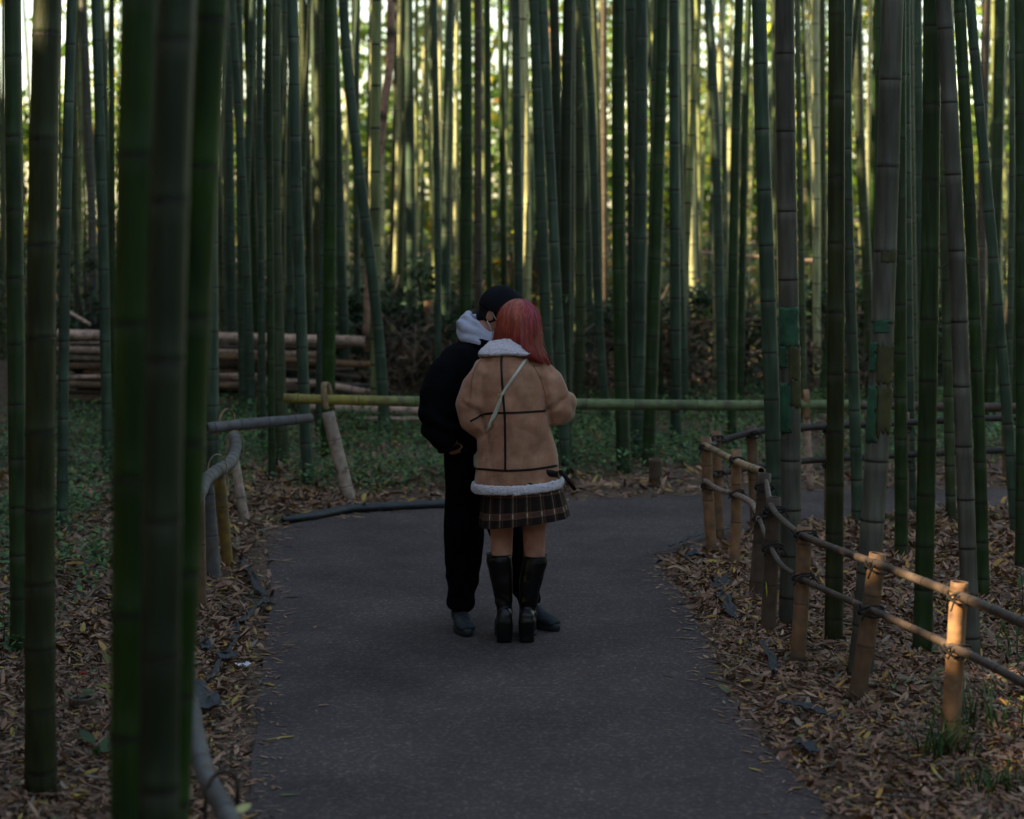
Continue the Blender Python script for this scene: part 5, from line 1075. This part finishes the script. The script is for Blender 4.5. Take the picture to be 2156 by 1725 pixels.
mb = MB(); mb.ball(HM(0,-.008,.134), (.008,.008,.005), RM, 10, 6); mb.build('button', M['cap'], cpo, colattr=False)
mb = MB(); R_ = []
for i in range(11):
    z = .004*0-.030+ -.088*(i/10)+.012; w = .062*math.sqrt(max(.05, 1-((z+.03)/.115)**2)); row = []
    for j in range(13):
        a_ = math.radians(-78+156*j/12); row.append(HM(w*1.07*math.sin(a_), .030+.070*math.cos(a_)*(1-.2*(i/10)**3)+.014*math.exp(-(a_/.35)**2)*(1-i/12), z))
    R_.append(row)
vs = [p for r in R_ for p in r]; mb.add(vs, [(i*13+j, i*13+j+1, (i+1)*13+j+1, (i+1)*13+j) for i in range(10) for j in range(12)]); mk = mb.build('face_mask', M['mask'], mn, colattr=False)
md = mk.modifiers.new('t', 'SOLIDIFY'); md.thickness = .002
for q in (1, -1):
    mb = MB(); mb.tube([HM(q*.066,.036,-.018), HM(q*.078,.012,.004), HM(q*.083,-.010,.026)], .0022, 6); mb.tube([HM(q*.056,.036,-.098), HM(q*.074,.012,-.055), HM(q*.083,-.012,-.030)], .0022, 6); mb.build('mask_strap', M['mask'], mk, colattr=False)
mb = MB(); mb.ball(HM(.086,-.010,-.036), .0035, n=8, m=6); mb.build('earring', M['brass'], mn, colattr=False)
# grey hood bunched round the neck
mb = MB(); c0 = nb+V3(.058,0,.05)
for a_r, zo, r0, r1, zt in ((.090,.0,.036,.024,.045), (.074,.032,.024,.018,.050), (.100,-.035,.030,.028,.035)):
    pts = []; rr = []
    for i in range(25):
        t = 2*math.pi*i/24; bk = (1-math.cos(t))/2; pts.append(c0+fB*(a_r*math.cos(t)-.02*bk)+rB*((a_r+.008)*math.sin(t))+V3(0,0,zo+zt*(bk*2-1)+.006*math.sin(t*5))); rr.append(r1+(r0-r1)*bk)
    mb.tube(pts, rr, 14, up=(0,0,1))
mb.ball(c0-fB*.105+V3(0,0,.035), (.040,.080,.045), Matrix.Rotation(yb, 3, 'Z'))
hd = cloth('hood', mb, .006, 'hood', mn, 3, lambda p: .006*noise.noise(V3(p.x*16,p.y*16,p.z*22))+.003*math.sin(p.z*80+p.x*60+6*noise.noise(p*9)))
mb = MB(); mb.tube([c0+fB*.10+rB*.03+V3(0,0,-.05), c0+fB*.13+rB*.035+V3(0,0,-.14), c0+fB*.14+rB*.03+V3(0,0,-.22)], .004, 6); mb.build('drawstring', M['hood'], hd, colattr=False)
# black jacket
mb = MB(); sp = Vector
def body_rows(rows): 
    R = []
    for c, hw, hd_ in rows: R.append([Vector(c)+rB*(hw*np.sign(math.cos(t))*abs(math.cos(t))**.87)+fB*(hd_*np.sign(math.sin(t))*abs(math.sin(t))**.87) for t in [2*math.pi*i/32 for i in range(32)]])
    mb.rings(R)
body_rows([((-.085,.05,.865),.175,.135),((-.087,.05,.90),.185,.15),((-.095,.055,1.0),.19,.16),((-.105,.06,1.12),.195,.16),((-.105,.065,1.23),.195,.15),((-.095,.07,1.31),.18,.13),((-.085,.07,1.36),.135,.11),((-.08,.07,1.40),.095,.09)])
mb.tube([V3(-.12,.0,1.345), V3(-.160,-.06,1.320), V3(-.205,-.11,1.25), V3(-.238,-.135,1.16), V3(-.252,-.15,1.07), V3(-.242,-.155,1.00), V3(-.218,-.155,.945), V3(-.196,-.155,.905)], [.075,.090,.099,.102,.098,.088,.070,.052], 20)
mb.tube([nb+V3(0,.06,-.06), nb+V3(.03,.17,-.09), V3(.0,.27,1.20), V3(.03,.27,1.10), V3(.10,.19,1.10), V3(.15,.13,1.12)], [.08,.095,.095,.09,.075,.055], 18)
def mfold(p):
    d = .012*noise.noise(V3(p.x*7,p.y*7,p.z*4+3))+.006*noise.noise(p*17)
    d += .009*math.sin(p.z*62+p.x*25+5*noise.noise(p*6))*math.exp(-((p.z-1.0)/.09)**2)*(1 if p.x < -.1 else 0); return d
mj = cloth('jacket', mb, .008, 'jacket', mn, 5, mfold)
mb = MB(); mb.tube([V3(-.193+.046*math.cos(t), -.155+.046*math.sin(t), .900+.012*math.cos(t)) for t in np.linspace(0, 6.283, 21)], .011, 8); mb.build('cuff', M['jacket'], mj, colattr=False)
cb = MB(); cb.tube([c0+fB*(.125*math.cos(t))+rB*(.125*math.sin(t))+V3(0,0,-.045-.035*math.cos(t)) for t in np.linspace(0, 6.283, 25)], [(.030,.012)]*25, 10, up=(0,0,1)); cb.build('collar', M['jacket'], mj, colattr=False)
# trousers
mb = MB(); body_rows([((-.08,.05,.80),.155,.125),((-.08,.05,.88),.16,.13),((-.08,.05,.93),.155,.125)])
for (hip, kn, an, fd), w in zip(legs, ((.108,.100,.098,.094,.064),(.108,.10,.085,.075,.055))):
    mb.tube([hip, hip+(kn-hip)*.5, kn, kn+(an-kn)*.4, kn+(an-kn)*.8, an+V3(0,0,.005)], [w[0], w[1], w[2], w[3]*.98, w[4]*1.12, w[4]], 20)
def tfold(p): return .010*noise.noise(V3(p.x*10,p.y*10,p.z*5))+.006*math.sin(p.z*55+4*noise.noise(p*7))*math.exp(-((p.z-.17)/.1)**2)
cloth('trousers', mb, .008, 'trousers', mn, 4, tfold)
# trainers
for hip, kn, an, fd in legs:
    g = Vector((an.x, an.y, 0)); rt = V3(fd.y, -fd.x, 0); mb = MB()
    def sp_(a, z): return g+fd*a+V3(0,0,z)
    mb.tube([sp_(-.055,.055), sp_(-.04,.062), sp_(.0,.068), sp_(.06,.058), sp_(.12,.046), sp_(.175,.040), sp_(.205,.034)], [(.030,.026),(.045,.040),(.048,.044),(.040,.046),(.034,.050),(.028,.046),(.014,.026)], 18, up=(0,0,1))
    mb.tube([sp_(-.01,.06), sp_(-.01,.115)], [(.044,.044),(.040,.042)], 16)
    sh = cloth('trainer', mb, .005, 'shoe', mn, 2, lambda p: .002*noise.noise(p*40))
    mb = MB(); R_ = []
    for z, e in ((0,.96),(.012,1.0),(.026,1.02),(.034,.97)):
        R_.append([g+fd*(.072+.142*e*math.cos(t)+.004*math.cos(t))+rt*((.044+.008*math.cos(t))*e*math.sin(t))+V3(0,0,z-.003+.006*math.cos(t)**2*(z > 0)) for t in [2*math.pi*i/32 for i in range(32)]])
    mb.rings(R_); mb.build('sole', M['sole'], sh, colattr=False)
    mb = MB()
    for k_ in range(5):
        a_ = .045+.018*k_; mb.tube([sp_(a_,.098-.012*k_)+rt*.024, sp_(a_+.006,.103-.012*k_), sp_(a_,.098-.012*k_)-rt*.024], .0028, 5)
    mb.build('laces', M['sole'], sh, colattr=False)
